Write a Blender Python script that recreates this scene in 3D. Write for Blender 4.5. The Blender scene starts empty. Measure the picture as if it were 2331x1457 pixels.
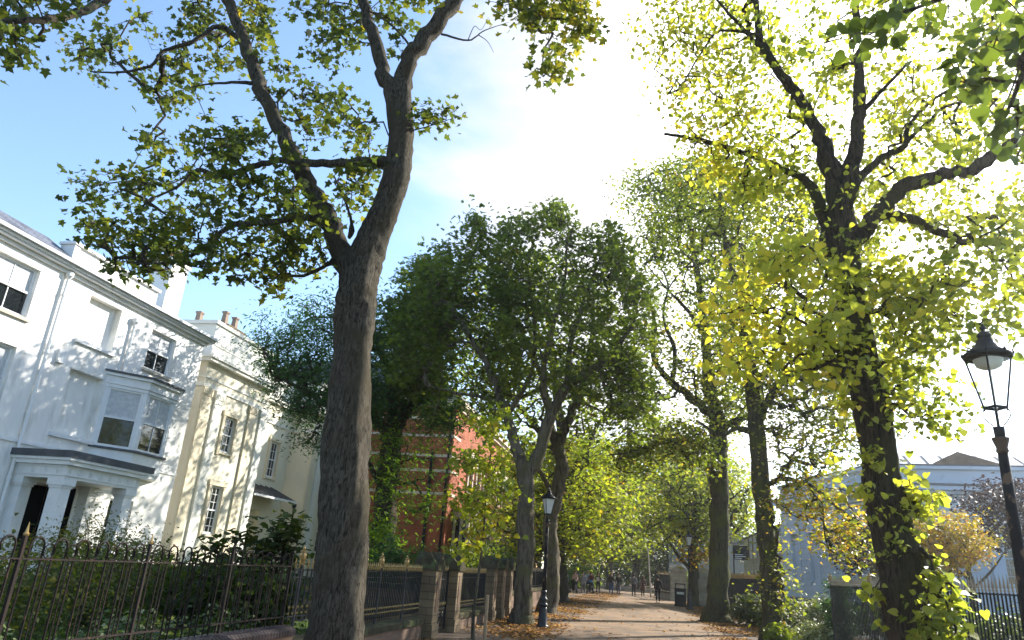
import bpy, bmesh, math, random
import numpy as np
from mathutils import Vector, Matrix
rng = np.random.default_rng(7)
random.seed(7)
PI = math.pi
sc = bpy.context.scene
C = sc.collection

# ---------------------------------------------------------------- camera
W, H, F = 2331., 1457., 1605.
CX, CY = W/2, H/2
EYE = np.array([0., 0., 1.6])
def unit(v): return v/np.linalg.norm(v)
def dcam(x, y): return np.array([x-CX, CY-y, -F])
ZC = unit(dcam(1500, -3850))
YC = dcam(1475, 1313); YC = unit(YC-YC.dot(ZC)*ZC)
XC = np.cross(YC, ZC)
RM = np.array([XC, YC, ZC])
cam_d = bpy.data.cameras.new('camera'); cam = bpy.data.objects.new('camera', cam_d); C.objects.link(cam)
cam_d.sensor_width = 36; cam_d.lens = F/W*36; cam_d.clip_start = .05; cam_d.clip_end = 3000
M4 = Matrix([list(RM[0])+[EYE[0]], list(RM[1])+[EYE[1]], list(RM[2])+[EYE[2]], [0, 0, 0, 1]])
cam.matrix_world = M4
sc.camera = cam
def P(px, py, Y):
    """point of the place at distance Y along the walk that the photo shows at (px, py)"""
    r = RM @ dcam(px, py); return EYE+r*(Y/r[1])
def PX(px, py, X):
    r = RM @ dcam(px, py); return EYE+r*(X/r[0])

# ---------------------------------------------------------------- light
SAZ, SEL = math.radians(39.5), math.radians(28)
SDIR = Vector((math.sin(SAZ)*math.cos(SEL), math.cos(SAZ)*math.cos(SEL), math.sin(SEL)))
sd = bpy.data.lights.new('sun', 'SUN'); sd.energy = 4.6; sd.angle = math.radians(.53); sd.color = (1, .95, .86)
so = bpy.data.objects.new('sun', sd); C.objects.link(so); so.rotation_euler = SDIR.to_track_quat('Z', 'Y').to_euler()
so.location = (20, 30, 40)
wd = bpy.data.worlds.new('World'); sc.world = wd; wd.use_nodes = True
nt = wd.node_tree; N = nt.nodes; L = nt.links
for n in list(N): N.remove(n)
def node(t, **k):
    n = N.new(t)
    for a, b in k.items(): setattr(n, a, b)
    return n
out = node('ShaderNodeOutputWorld'); bg = node('ShaderNodeBackground'); L.new(bg.outputs[0], out.inputs[0])
sky = node('ShaderNodeTexSky', sky_type='NISHITA', sun_disc=False, sun_elevation=SEL, sun_rotation=SAZ, altitude=50, air_density=1.0, dust_density=.5, ozone_density=2.6)
tc = node('ShaderNodeTexCoord')
no = node('ShaderNodeTexNoise'); no.inputs['Scale'].default_value = 2.1; no.inputs['Detail'].default_value = 9; no.inputs['Roughness'].default_value = .58; no.inputs['Distortion'].default_value = .35
mp = node('ShaderNodeMapping'); mp.inputs['Scale'].default_value = (1, 1, 1.9); mp.inputs['Location'].default_value = (.3, .1, .45)
L.new(tc.outputs['Generated'], mp.inputs[0]); L.new(mp.outputs[0], no.inputs[0])
cdir = unit(RM @ dcam(1720, 420))
dot = node('ShaderNodeVectorMath', operation='DOT_PRODUCT'); dot.inputs[1].default_value = tuple(cdir)
L.new(tc.outputs['Generated'], dot.inputs[0])
mr = node('ShaderNodeMapRange'); mr.inputs[1].default_value = .84; mr.inputs[2].default_value = .975; mr.inputs[3].default_value = -.30; mr.inputs[4].default_value = .36
L.new(dot.outputs['Value'], mr.inputs[0])
ad = node('ShaderNodeMath', operation='ADD'); L.new(no.outputs[0], ad.inputs[0]); L.new(mr.outputs[0], ad.inputs[1])
rm = node('ShaderNodeMapRange', interpolation_type='SMOOTHSTEP'); rm.inputs[1].default_value = .42; rm.inputs[2].default_value = .80
L.new(ad.outputs[0], rm.inputs[0])
mix = node('ShaderNodeMix', data_type='RGBA'); L.new(rm.outputs[0], mix.inputs[0]); L.new(sky.outputs[0], mix.inputs[6])
sdot = node('ShaderNodeVectorMath', operation='DOT_PRODUCT'); sdot.inputs[1].default_value = tuple(SDIR); L.new(tc.outputs['Generated'], sdot.inputs[0])
sr = node('ShaderNodeMapRange'); sr.inputs[1].default_value = .72; sr.inputs[2].default_value = .98; sr.inputs[3].default_value = 3.1; sr.inputs[4].default_value = 12.; L.new(sdot.outputs['Value'], sr.inputs[0])
n2 = node('ShaderNodeTexNoise'); n2.inputs['Scale'].default_value = 5.5; n2.inputs['Detail'].default_value = 8; L.new(mp.outputs[0], n2.inputs[0])
m2 = node('ShaderNodeMapRange'); m2.inputs[1].default_value = .3; m2.inputs[2].default_value = .7; m2.inputs[3].default_value = .82; m2.inputs[4].default_value = 1.2; L.new(n2.outputs[0], m2.inputs[0])
m3 = node('ShaderNodeMath', operation='MULTIPLY'); L.new(sr.outputs[0], m3.inputs[0]); L.new(m2.outputs[0], m3.inputs[1])
cs = node('ShaderNodeVectorMath', operation='SCALE'); cs.inputs[0].default_value = (1, 1.01, 1.03); L.new(m3.outputs[0], cs.inputs['Scale']); L.new(cs.outputs[0], mix.inputs[7])
L.new(mix.outputs[2], bg.inputs[0]); bg.inputs[1].default_value = .15
sc.view_settings.view_transform = 'Standard'; sc.view_settings.look = 'None'; sc.view_settings.gamma = 1
sc.view_settings.exposure = 1.38
sc.cycles.max_bounces = 7; sc.cycles.diffuse_bounces = 4; sc.cycles.glossy_bounces = 3; sc.cycles.transmission_bounces = 6; sc.cycles.transparent_max_bounces = 8
try: sc.cycles.use_denoising = True
except Exception: pass

# ---------------------------------------------------------------- materials
MATS = {}
def newmat(name):
    m = bpy.data.materials.new(name); m.use_nodes = True; MATS[name] = m
    return m, m.node_tree.nodes, m.node_tree.links, m.node_tree.nodes['Principled BSDF']
def setin(n, k, v):
    if k in n.inputs: n.inputs[k].default_value = v
def mat(name, c1, c2=None, scale=3., rough=.8, bump=.0, bscale=20., metal=0., stretch=(1, 1, 1), spec=.3, c3=None, s3=25., f3=(.6, .7)):
    m, n, l, b = newmat(name)
    c2 = c2 or tuple(x*.8 for x in c1)
    t = n.new('ShaderNodeTexCoord'); mpn = n.new('ShaderNodeMapping'); mpn.inputs['Scale'].default_value = stretch
    l.new(t.outputs['Object'], mpn.inputs[0])
    a = n.new('ShaderNodeTexNoise'); a.inputs['Scale'].default_value = scale; a.inputs['Detail'].default_value = 8; a.inputs['Roughness'].default_value = .62
    l.new(mpn.outputs[0], a.inputs[0])
    r = n.new('ShaderNodeValToRGB'); r.color_ramp.elements[0].position = .33; r.color_ramp.elements[1].position = .67
    r.color_ramp.elements[0].color = (*c2, 1); r.color_ramp.elements[1].color = (*c1, 1)
    l.new(a.outputs[0], r.inputs[0]); col = r.outputs[0]
    if c3:
        a3 = n.new('ShaderNodeTexNoise'); a3.inputs['Scale'].default_value = s3; a3.inputs['Detail'].default_value = 6
        l.new(mpn.outputs[0], a3.inputs[0])
        r3 = n.new('ShaderNodeMapRange'); r3.inputs[1].default_value = f3[0]; r3.inputs[2].default_value = f3[1]; l.new(a3.outputs[0], r3.inputs[0])
        mx = n.new('ShaderNodeMix'); mx.data_type = 'RGBA'; l.new(r3.outputs[0], mx.inputs[0]); l.new(col, mx.inputs[6]); mx.inputs[7].default_value = (*c3, 1); col = mx.outputs[2]
    l.new(col, b.inputs['Base Color'])
    b.inputs['Roughness'].default_value = rough; b.inputs['Metallic'].default_value = metal; setin(b, 'Specular IOR Level', spec)
    if bump:
        a2 = n.new('ShaderNodeTexNoise'); a2.inputs['Scale'].default_value = bscale; a2.inputs['Detail'].default_value = 7; l.new(mpn.outputs[0], a2.inputs[0])
        bp = n.new('ShaderNodeBump'); bp.inputs['Strength'].default_value = bump; bp.inputs['Distance'].default_value = .03
        l.new(a2.outputs[0], bp.inputs['Height']); l.new(bp.outputs[0], b.inputs['Normal'])
    return m
def brick(name, c1, c2, mortar, bw=.225, bh=.075, ms=.01, rough=.9, c3=None):
    m, n, l, b = newmat(name)
    g = n.new('ShaderNodeNewGeometry'); s = n.new('ShaderNodeSeparateXYZ'); l.new(g.outputs['Position'], s.inputs[0])
    ad = n.new('ShaderNodeMath'); l.new(s.outputs[0], ad.inputs[0]); l.new(s.outputs[1], ad.inputs[1])
    cb = n.new('ShaderNodeCombineXYZ'); l.new(ad.outputs[0], cb.inputs[0]); l.new(s.outputs[2], cb.inputs[1])
    t = n.new('ShaderNodeTexBrick'); l.new(cb.outputs[0], t.inputs[0])
    t.inputs['Color1'].default_value = (*c1, 1); t.inputs['Color2'].default_value = (*c2, 1); t.inputs['Mortar'].default_value = (*mortar, 1)
    t.inputs['Scale'].default_value = 1; t.inputs['Brick Width'].default_value = bw; t.inputs['Row Height'].default_value = bh
    t.inputs['Mortar Size'].default_value = ms; t.inputs['Bias'].default_value = -.1
    a = n.new('ShaderNodeTexNoise'); a.inputs['Scale'].default_value = 1.7; a.inputs['Detail'].default_value = 8; l.new(g.outputs['Position'], a.inputs[0])
    r = n.new('ShaderNodeMapRange'); r.inputs[1].default_value = .3; r.inputs[2].default_value = .75; r.inputs[3].default_value = .6; r.inputs[4].default_value = 1.15; l.new(a.outputs[0], r.inputs[0])
    mx = n.new('ShaderNodeVectorMath'); mx.operation = 'SCALE'; l.new(t.outputs[0], mx.inputs[0]); l.new(r.outputs[0], mx.inputs['Scale'])
    l.new(mx.outputs[0], b.inputs['Base Color']); b.inputs['Roughness'].default_value = rough; setin(b, 'Specular IOR Level', .2)
    bp = n.new('ShaderNodeBump'); bp.inputs['Strength'].default_value = .5; bp.inputs['Distance'].default_value = .01; bp.invert = True
    l.new(t.outputs['Fac'], bp.inputs['Height']); l.new(bp.outputs[0], b.inputs['Normal'])
    return m
def bark(name, c1, c2, c3, sc_=5., bump=1., moss=None):
    m, n, l, b = newmat(name)
    t = n.new('ShaderNodeTexCoord'); mpn = n.new('ShaderNodeMapping'); mpn.inputs['Scale'].default_value = (1, 1, .22); l.new(t.outputs['Object'], mpn.inputs[0])
    a = n.new('ShaderNodeTexNoise'); a.inputs['Scale'].default_value = sc_*2.0; a.inputs['Detail'].default_value = 9; a.inputs['Roughness'].default_value = .68; a.inputs['Distortion'].default_value = 1.2; l.new(mpn.outputs[0], a.inputs[0])
    v = n.new('ShaderNodeTexVoronoi'); v.inputs['Scale'].default_value = sc_*2.4; v.feature = 'DISTANCE_TO_EDGE'
    dn = n.new('ShaderNodeVectorMath'); dn.operation = 'MULTIPLY_ADD'; dn.inputs[1].default_value = (.25, .25, .25); l.new(a.outputs['Color'], dn.inputs[0]); l.new(mpn.outputs[0], dn.inputs[2]); l.new(dn.outputs[0], v.inputs[0])
    r = n.new('ShaderNodeValToRGB'); e = r.color_ramp.elements; e[0].position = .38; e[0].color = (*c2, 1); e[1].position = .58; e[1].color = (*c1, 1)
    l.new(a.outputs[0], r.inputs[0])
    a2 = n.new('ShaderNodeTexNoise'); a2.inputs['Scale'].default_value = 1.6; a2.inputs['Detail'].default_value = 5; l.new(t.outputs['Object'], a2.inputs[0])
    r2 = n.new('ShaderNodeMapRange'); r2.inputs[1].default_value = .5; r2.inputs[2].default_value = .68; l.new(a2.outputs[0], r2.inputs[0])
    mx = n.new('ShaderNodeMix'); mx.data_type = 'RGBA'; l.new(r2.outputs[0], mx.inputs[0]); l.new(r.outputs[0], mx.inputs[6]); mx.inputs[7].default_value = (*c3, 1)
    l.new(mx.outputs[2], b.inputs['Base Color']); b.inputs['Roughness'].default_value = .95; setin(b, 'Specular IOR Level', .15)
    ad = n.new('ShaderNodeMath'); ad.operation = 'MULTIPLY_ADD'; l.new(v.outputs[0], ad.inputs[0]); ad.inputs[1].default_value = .9; l.new(a.outputs[0], ad.inputs[2])
    bp = n.new('ShaderNodeBump'); bp.inputs['Strength'].default_value = bump; bp.inputs['Distance'].default_value = .09
    l.new(ad.outputs[0], bp.inputs['Height']); l.new(bp.outputs[0], b.inputs['Normal'])
    return m
def leafmat(name, stops, trans=.5, tgain=1.7, rough=.5, spec=.35):
    m, n, l, b = newmat(name)
    at = n.new('ShaderNodeAttribute'); at.attribute_name = 'tint'
    r = n.new('ShaderNodeValToRGB'); cr = r.color_ramp
    while len(cr.elements) < len(stops): cr.elements.new(.5)
    for e, (p, c) in zip(cr.elements, stops): e.position = p; e.color = (*c, 1)
    l.new(at.outputs['Fac'], r.inputs[0]); l.new(r.outputs[0], b.inputs['Base Color'])
    b.inputs['Roughness'].default_value = rough; setin(b, 'Specular IOR Level', spec)
    tr = n.new('ShaderNodeBsdfTranslucent'); sc_ = n.new('ShaderNodeVectorMath'); sc_.operation = 'MULTIPLY'
    sc_.inputs[1].default_value = (tgain*1.05, tgain*1.15, tgain*.45); l.new(r.outputs[0], sc_.inputs[0]); l.new(sc_.outputs[0], tr.inputs[0])
    ms = n.new('ShaderNodeMixShader'); ms.inputs[0].default_value = trans; l.new(b.outputs[0], ms.inputs[1]); l.new(tr.outputs[0], ms.inputs[2])
    l.new(ms.outputs[0], n['Material Output'].inputs[0])
    return m
def glassmat(name, col=(.015, .018, .02), rough=.04):
    m, n, l, b = newmat(name)
    b.inputs['Base Color'].default_value = (*col, 1); b.inputs['Roughness'].default_value = rough; setin(b, 'Specular IOR Level', .7)
    return m
def clearglass(name):
    m, n, l, b = newmat(name)
    tr = n.new('ShaderNodeBsdfTransparent'); gl = n.new('ShaderNodeBsdfGlossy'); gl.inputs['Roughness'].default_value = .05
    ms = n.new('ShaderNodeMixShader'); ms.inputs[0].default_value = .12; tr.inputs[0].default_value = (.93, .95, .95, 1)
    l.new(tr.outputs[0], ms.inputs[1]); l.new(gl.outputs[0], ms.inputs[2]); l.new(ms.outputs[0], n['Material Output'].inputs[0]); return m

M_white = mat('white_stucco', (.85, .83, .78), (.78, .76, .71), 1.2, .75, .2, 9, c3=(.5, .48, .42), s3=2.2, f3=(.54, .82), stretch=(1, 1.6, .35))
M_wtrim = mat('white_trim', (.8, .8, .78), (.72, .72, .7), 4, .5)
M_cream = mat('cream_stucco', (.70, .65, .51), (.64, .59, .46), 1.1, .8, .12, 20, c3=(.55, .5, .38), s3=3, f3=(.66, .9))
M_creamt = mat('cream_trim', (.66, .58, .42), (.6, .53, .38), 1.5, .75)
M_cpale = mat('pale_trim', (.72, .71, .64), (.66, .65, .58), 1.5, .75)
M_sill = mat('sill_stone', (.6, .54, .42), (.5, .45, .35), 6, .8)
M_lead = mat('lead_roof', (.10, .105, .115), (.06, .065, .07), 3, .5, .1, 8)
M_slate = brick('slate', (.17, .18, .21), (.13, .14, .16), (.06, .06, .07), .35, .22, .012, .6)
M_gut = mat('gutter_paint', (.62, .64, .65), (.5, .52, .53), 3, .5)
M_black = mat('black_iron', (.018, .018, .02), (.03, .028, .026), 9, .42, .15, 40, c3=(.10, .055, .035), s3=14, f3=(.62, .72))
M_iron = mat('dark_iron', (.014, .014, .014), (.008, .008, .008), 9, .5, spec=.2)
M_rust = mat('rusty_iron', (.012, .010, .009), (.028, .017, .013), 6, .75, spec=.12, bump=.2, bscale=60, c3=(.10, .05, .035), s3=9, f3=(.64, .72))
M_pale = mat('weathered_spear_paint', (.33, .27, .18), (.22, .16, .10), 8, .6)
M_gold = mat('gold_paint', (.42, .28, .10), (.26, .16, .06), 10, .42, metal=.35)
M_brown = mat('worn_post_paint', (.012, .011, .011), (.02, .016, .014), 5, .65, .3, 30, spec=.12, c3=(.12, .075, .045), s3=5.5, f3=(.56, .6))
M_glass = glassmat('window_glass')  # opaque; the darkness of the rooms behind is put into this colour
M_clear = clearglass('lantern_glass')
M_frost = mat('frosted_glass', (.55, .55, .5), (.5, .5, .46), 5, .35)
M_rl = mat('rooflight_glass', (.42, .46, .5), (.36, .4, .44), 1, .35)
M_blind = mat('blind_cloth', (.62, .63, .62), (.45, .46, .46), 8, .9)
M_stone = brick('sandstone_block', (.23, .165, .095), (.17, .12, .07), (.10, .08, .055), .42, .16, .008, .95)
M_wbrick = brick('garden_brick', (.22, .13, .08), (.17, .10, .065), (.15, .12, .09), .225, .075, .01)
M_cap = mat('coping_stone', (.085, .07, .045), (.045, .038, .025), 4, .95, spec=.03, bump=.5, bscale=25, c3=(.10, .12, .05), s3=5, f3=(.5, .7))
M_bull = mat('bullnose_brick', (.028, .022, .026), (.045, .03, .03), 5, .4, .2, 20)
M_red = brick('red_brick', (.40, .11, .05), (.32, .08, .038), (.34, .16, .09), .225, .075, .008, .9)
M_pot = mat('chimney_pot_clay', (.30, .22, .16), (.22, .16, .12), 4, .9)
M_band = mat('pale_stone_band', (.62, .52, .40), (.52, .43, .33), 3, .85)
M_wstone = brick('pale_pier_stone', (.46, .42, .33), (.40, .36, .28), (.30, .27, .21), .6, .3, .012, .95)
M_mus = mat('museum_stucco', (.55, .61, .69), (.50, .56, .63), .8, .8, c3=(.3, .36, .44), s3=2.5, f3=(.62, .9))
M_musd = mat('museum_dark', (.16, .18, .2), (.12, .13, .15), 2, .7)
M_wood = mat('wood_stake', (.4, .27, .15), (.3, .2, .11), 7, .8, stretch=(1, 1, .1))
M_soil = mat('soil', (.10, .07, .045), (.055, .04, .028), 5, 1, .5, 15, c3=(.16, .1, .05), s3=30, f3=(.52, .6))
M_path = mat('path_gravel', (.29, .185, .105), (.21, .135, .075), .5, .95, .5, 120, c3=(.17, .12, .08), s3=.9, f3=(.52, .62))
M_pave = mat('paving', (.26, .24, .22), (.2, .19, .17), 1.2, .9, .2, 60)
M_grass = mat('lawn_base', (.05, .085, .015), (.03, .055, .01), 4, 1, .4, 60)
M_bark1 = bark('bark_grey', (.215, .185, .135), (.032, .026, .018), (.12, .10, .06), 15, 1.)
M_bark2 = bark('bark_dark', (.135, .105, .07), (.035, .028, .02), (.10, .095, .04), 11, 1.)
M_bark3 = bark('bark_far', (.17, .14, .095), (.045, .035, .025), (.12, .11, .05), 4, .8)
M_bark4 = bark('bark_mossy', (.10, .09, .045), (.04, .035, .02), (.09, .10, .025), 5, .8)
M_maple = leafmat('maple_leaf', [(0, (.045, .060, .022)), (.4, (.075, .095, .024)), (.75, (.19, .18, .03)), (1, (.38, .26, .035))], .42, 1.7)
M_lime = leafmat('lime_leaf', [(0, (.14, .17, .04)), (.4, (.30, .30, .06)), (.72, (.46, .42, .07)), (1, (.60, .44, .07))], .58, 1.45)
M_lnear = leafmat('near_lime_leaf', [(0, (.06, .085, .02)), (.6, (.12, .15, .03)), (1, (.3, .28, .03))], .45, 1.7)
M_green = leafmat('green_leaf', [(0, (.065, .088, .022)), (.5, (.115, .145, .03)), (.9, (.15, .17, .035)), (1, (.2, .14, .03))], .5, 1.65)
M_dark = leafmat('dark_green_leaf', [(0, (.035, .08, .035)), (.6, (.065, .13, .035)), (.85, (.12, .2, .02)), (1, (.18, .26, .025))], .42, 1.6)  # brightest stops put sunlight into the robinia's lower sprays
M_mid = leafmat('autumn_green_leaf', [(0, (.09, .12, .022)), (.45, (.19, .21, .03)), (.8, (.33, .27, .035)), (1, (.42, .22, .03))], .54, 1.6)
M_yel = leafmat('yellow_green_leaf', [(0, (.12, .16, .02)), (.5, (.25, .27, .03)), (.85, (.38, .32, .04)), (1, (.42, .22, .03))], .52, 1.5)
M_orange = leafmat('orange_leaf', [(0, (.16, .15, .02)), (.5, (.34, .24, .025)), (1, (.45, .18, .02))], .55, 1.5)
M_purple = leafmat('purple_leaf', [(0, (.022, .009, .014)), (.7, (.045, .016, .024)), (1, (.09, .035, .03))], .25, 1.4, .6, .1)
M_shrub = leafmat('shrub_leaf', [(0, (.03, .05, .015)), (.5, (.075, .095, .022)), (1, (.22, .18, .045))], .4, 1.5, .55, .15)
M_pales = leafmat('variegated_leaf', [(0, (.03, .055, .015)), (.6, (.09, .13, .04)), (1, (.38, .38, .2))], .3, 1.2, .5, .2)
M_fall = leafmat('fallen_leaf', [(0, (.12, .055, .02)), (.5, (.30, .13, .035)), (1, (.48, .27, .07))], .15, 1.2, .8, .1)
M_blade = leafmat('grass_blade', [(0, (.04, .08, .012)), (1, (.10, .15, .02))], .4, 1.6)

# ---------------------------------------------------------------- mesh helpers
def tag(o, label=None, cat=None, group=None, kind=None):
    if label: o['label'] = label
    if cat: o['category'] = cat
    if group: o['group'] = group
    if kind: o['kind'] = kind
    return o
def empty(name, loc=(0, 0, 0), label=None, cat=None, group=None, rz=0):
    o = bpy.data.objects.new(name, None); C.objects.link(o); o.location = loc; o.rotation_euler = (0, 0, rz); o.empty_display_size = .2
    return tag(o, label, cat, group)
def link(name, me, m, parent=None, smooth=False, world=False):
    me.materials.append(m)
    if smooth: me.polygons.foreach_set('use_smooth', [True]*len(me.polygons))
    o = bpy.data.objects.new(name, me); C.objects.link(o)
    if parent:
        o.parent = parent
        if world:
            mi = Matrix.Identity(4)
            p = parent
            while p is not None:
                mi = Matrix.LocRotScale(p.location, p.rotation_euler, p.scale) @ mi; p = p.parent
            o.matrix_parent_inverse = Matrix.Identity(4); o.matrix_basis = mi.inverted()
    return o
class MB:
    """collects polygons of one mesh"""
    def __init__(s, tf=None): s.v = []; s.f = []; s.tf = tf
    def add(s, vs, fs):
        o = len(s.v)
        if s.tf: vs = [s.tf(*p) for p in vs]
        s.v += [tuple(p) for p in vs]; s.f += [tuple(i+o for i in f) for f in fs]
    def box(s, a0, a1, b0, b1, c0, c1):
        s.add([(a0, b0, c0), (a1, b0, c0), (a1, b1, c0), (a0, b1, c0), (a0, b0, c1), (a1, b0, c1), (a1, b1, c1), (a0, b1, c1)],
              [(0, 3, 2, 1), (4, 5, 6, 7), (0, 1, 5, 4), (1, 2, 6, 5), (2, 3, 7, 6), (3, 0, 4, 7)])
    def prism(s, pts, z0, z1):
        n = len(pts)
        s.add([(x, y, z0) for x, y in pts]+[(x, y, z1) for x, y in pts], [tuple(range(n))[::-1], tuple(range(n, 2*n))]+[(i, (i+1) % n, n+(i+1) % n, n+i) for i in range(n)])
    def lathe(s, prof, n=12, c=(0, 0), rot=0, cap=True, flute=0):
        o = []
        for r, z in prof:
            for i in range(n):
                a = rot+2*PI*i/n; rr = r*(1-flute*(i % 2)); o.append((c[0]+rr*math.cos(a), c[1]+rr*math.sin(a), z))
        f = [(j*n+i, j*n+(i+1) % n, (j+1)*n+(i+1) % n, (j+1)*n+i) for j in range(len(prof)-1) for i in range(n)]
        if cap: f += [tuple(range(n))[::-1], tuple(range((len(prof)-1)*n, len(prof)*n))]
        s.add(o, f)
    def tube(s, pts, r, n=6, closed=False):
        v, f = tube_np(np.array(pts, float), np.full(len(pts), r) if np.isscalar(r) else np.array(r, float), n)
        s.add([tuple(x) for x in v], [tuple(x) for x in f]+([] if closed else [tuple(range(n))[::-1], tuple(range(len(v)-n, len(v)))]))
    def ico(s, c, r, sz=1., sub=1, sx=1., sy=1.):
        bm = bmesh.new(); bmesh.ops.create_icosphere(bm, subdivisions=sub+1, radius=1)
        s.add([(c[0]+v.co.x*r*sx, c[1]+v.co.y*r*sy, c[2]+v.co.z*r*sz) for v in bm.verts], [tuple(v.index for v in f.verts) for f in bm.faces]); bm.free()
    def build(s, name, m, parent=None, smooth=False, world=True):
        me = bpy.data.meshes.new(name); me.from_pydata(s.v, [], s.f); me.update()
        return link(name, me, m, parent, smooth, world)
def tube_np(p, r, n=6):
    t = np.gradient(p, axis=0); t /= np.linalg.norm(t, axis=1)[:, None]+1e-9
    u = np.cross(t[0], [0, 0, 1.]);
    if np.linalg.norm(u) < .1: u = np.cross(t[0], [1., 0, 0])
    a = np.linspace(0, 2*PI, n, endpoint=False); ca, sa = np.cos(a)[:, None], np.sin(a)[:, None]
    vs = []
    for i in range(len(p)):
        u = u-t[i]*u.dot(t[i]); u /= np.linalg.norm(u)+1e-9; w = np.cross(t[i], u)
        vs.append(p[i]+r[i]*(ca*u+sa*w))
    v = np.concatenate(vs); k = np.arange(n); k2 = (k+1) % n
    f = np.concatenate([np.stack([j*n+k, j*n+k2, (j+1)*n+k2, (j+1)*n+k], 1) for j in range(len(p)-1)])
    return v, f
def poly_mesh(name, verts, counts, loops, tint=None):
    me = bpy.data.meshes.new(name)
    me.vertices.add(len(verts)); me.vertices.foreach_set('co', np.asarray(verts, np.float32).ravel())
    me.loops.add(len(loops)); me.loops.foreach_set('vertex_index', np.asarray(loops, np.int32))
    counts = np.asarray(counts, np.int32); me.polygons.add(len(counts))
    me.polygons.foreach_set('loop_start', np.concatenate([[0], np.cumsum(counts)[:-1]]).astype(np.int32))
    me.polygons.foreach_set('loop_total', counts)
    if tint is not None:
        at = me.attributes.new('tint', 'FLOAT', 'POINT'); at.data.foreach_set('value', np.asarray(tint, np.float32))
    me.update(calc_edges=True)
    return me
# ---------------------------------------------------------------- leaves and trees
LEAF = {
    'maple': np.array([(0, 0), (.22, -.06), (.46, .10), (.30, .26), (.56, .52), (.24, .58), (0, 1.0), (-.24, .58), (-.56, .52), (-.30, .26), (-.46, .10), (-.22, -.06)]),
    'lime': np.array([(0, .04), (.26, -.06), (.46, .18), (.42, .52), (.2, .82), (0, 1.0), (-.22, .8), (-.44, .5), (-.46, .16), (-.24, -.06)]),
    'plain': np.array([(0, 0), (.32, .3), (.26, .68), (0, 1.), (-.26, .68), (-.32, .3)]),
    'quad': np.array([(0, 0), (.36, .45), (0, 1.), (-.36, .45)]),
    'long': np.array([(0, 0), (.16, .35), (0, 1.), (-.16, .35)]),
    'pin': np.array([(0, 0), (.14, .12), (.42, .28), (.12, .38), (.4, .56), (.1, .64), (.28, .82), (0, 1.), (-.28, .82), (-.1, .64), (-.4, .56), (-.12, .38), (-.42, .28), (-.14, .12)]),
}
def leaf_mesh(name, pos, size, kind='plain', up=.6, droop=.3, tint=None, szvar=.42):
    N_ = len(pos); T = LEAF[kind]; m = len(T)
    nrm = rng.normal(size=(N_, 3)); nrm /= np.linalg.norm(nrm, axis=1)[:, None]; nrm[:, 2] = np.abs(nrm[:, 2])
    nrm = nrm*(1-up)+np.array([0, 0, up]); nrm /= np.linalg.norm(nrm, axis=1)[:, None]
    d = rng.normal(size=(N_, 3)); d[:, 2] -= droop*2; d -= nrm*(d*nrm).sum(1)[:, None]; d /= np.linalg.norm(d, axis=1)[:, None]+1e-9
    w = np.cross(d, nrm); s = size*(1+szvar*rng.uniform(-1, 1, N_))
    fold = (.25+.25*rng.random(N_))
    x = T[:, 0][None, :, None]; y = T[:, 1][None, :, None]
    v = pos[:, None, :]+s[:, None, None]*(x*w[:, None, :]+y*d[:, None, :]+(np.abs(x)*fold[:, None, None]-.18*y*y)*nrm[:, None, :])
    v = v.reshape(-1, 3)
    if tint is None: tint = rng.random(N_)
    tn = np.clip(tint, 0, 1)
    return poly_mesh(name, v, np.full(N_, m), np.arange(N_*m), np.repeat(tn, m))
def inpoly(x, y, poly):
    c = np.zeros(len(x), bool); n = len(poly)
    for i in range(n):
        x1, y1 = poly[i]; x2, y2 = poly[i-1]
        k = ((y1 > y) != (y2 > y)) & (x < (x2-x1)*(y-y1)/(y2-y1+1e-9)+x1); c ^= k
    return c
def clump(p, wl, seed):
    r = np.random.default_rng(seed); s = np.zeros(len(p))
    for _ in range(7):
        k = r.normal(size=3); k /= np.linalg.norm(k); k *= 2*PI/(wl*r.uniform(.7, 1.6)); s += np.sin(p@k+r.uniform(0, 7))
    return s/7**.5
def region(poly, n, Y0, dY, seed, thr=-.35, wl=1.3):
    poly = [tuple(q) for q in poly]; a = np.array(poly, float); x0, y0 = a.min(0); x1, y1 = a.max(0); out_ = []
    got = 0; it = 0
    while got < n and it < 60:
        it += 1
        x = rng.uniform(x0, x1, 2000); y = rng.uniform(y0, y1, 2000); q_ = np.stack([x, y, np.zeros(len(x))], 1); sp_ = min(x1-x0, y1-y0); a_ = min(26, sp_*.10); k = inpoly(x+a_*clump(q_, sp_*.22, seed+5)+a_*.5*clump(q_, sp_*.09, seed+7), y+a_*clump(q_, sp_*.22, seed+6)+a_*.5*clump(q_, sp_*.09, seed+8), poly); x, y = x[k], y[k]
        Y = Y0+dY*rng.uniform(-1, 1, len(x))*np.sqrt(rng.random(len(x)))
        d = np.stack([x-CX, CY-y, np.full(len(x), -F)], 1)@RM.T
        p = EYE+d*(Y/d[:, 1])[:, None]
        k = clump(p, wl, seed) > thr+rng.normal(0, .15, len(p)); p = p[k]; p = p[p[:, 2] > .25]; out_.append(p); got += len(p)
    return np.concatenate(out_)[:n]
def smooth_path(pts, r, k=5):
    pts = np.array(pts, float); r = np.array(r, float); n = len(pts); P_ = []; R_ = []
    e = np.vstack([2*pts[0]-pts[1], pts, 2*pts[-1]-pts[-2]])
    for i in range(n-1):
        a, b, c, d = e[i:i+4]
        for t in np.linspace(0, 1, k, endpoint=False):
            P_.append(.5*((2*b)+(c-a)*t+(2*a-5*b+4*c-d)*t*t+(3*b-3*c+d-a)*t**3)); R_.append(r[i]*(1-t)+r[i+1]*t)
    P_.append(pts[-1]); R_.append(r[-1]); return np.array(P_), np.array(R_)
def limb(pts):
    """(px, py, distance, radius) points seen in the photo"""
    return [(*P(a, b, Y), r) for a, b, Y, r in pts]
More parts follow.
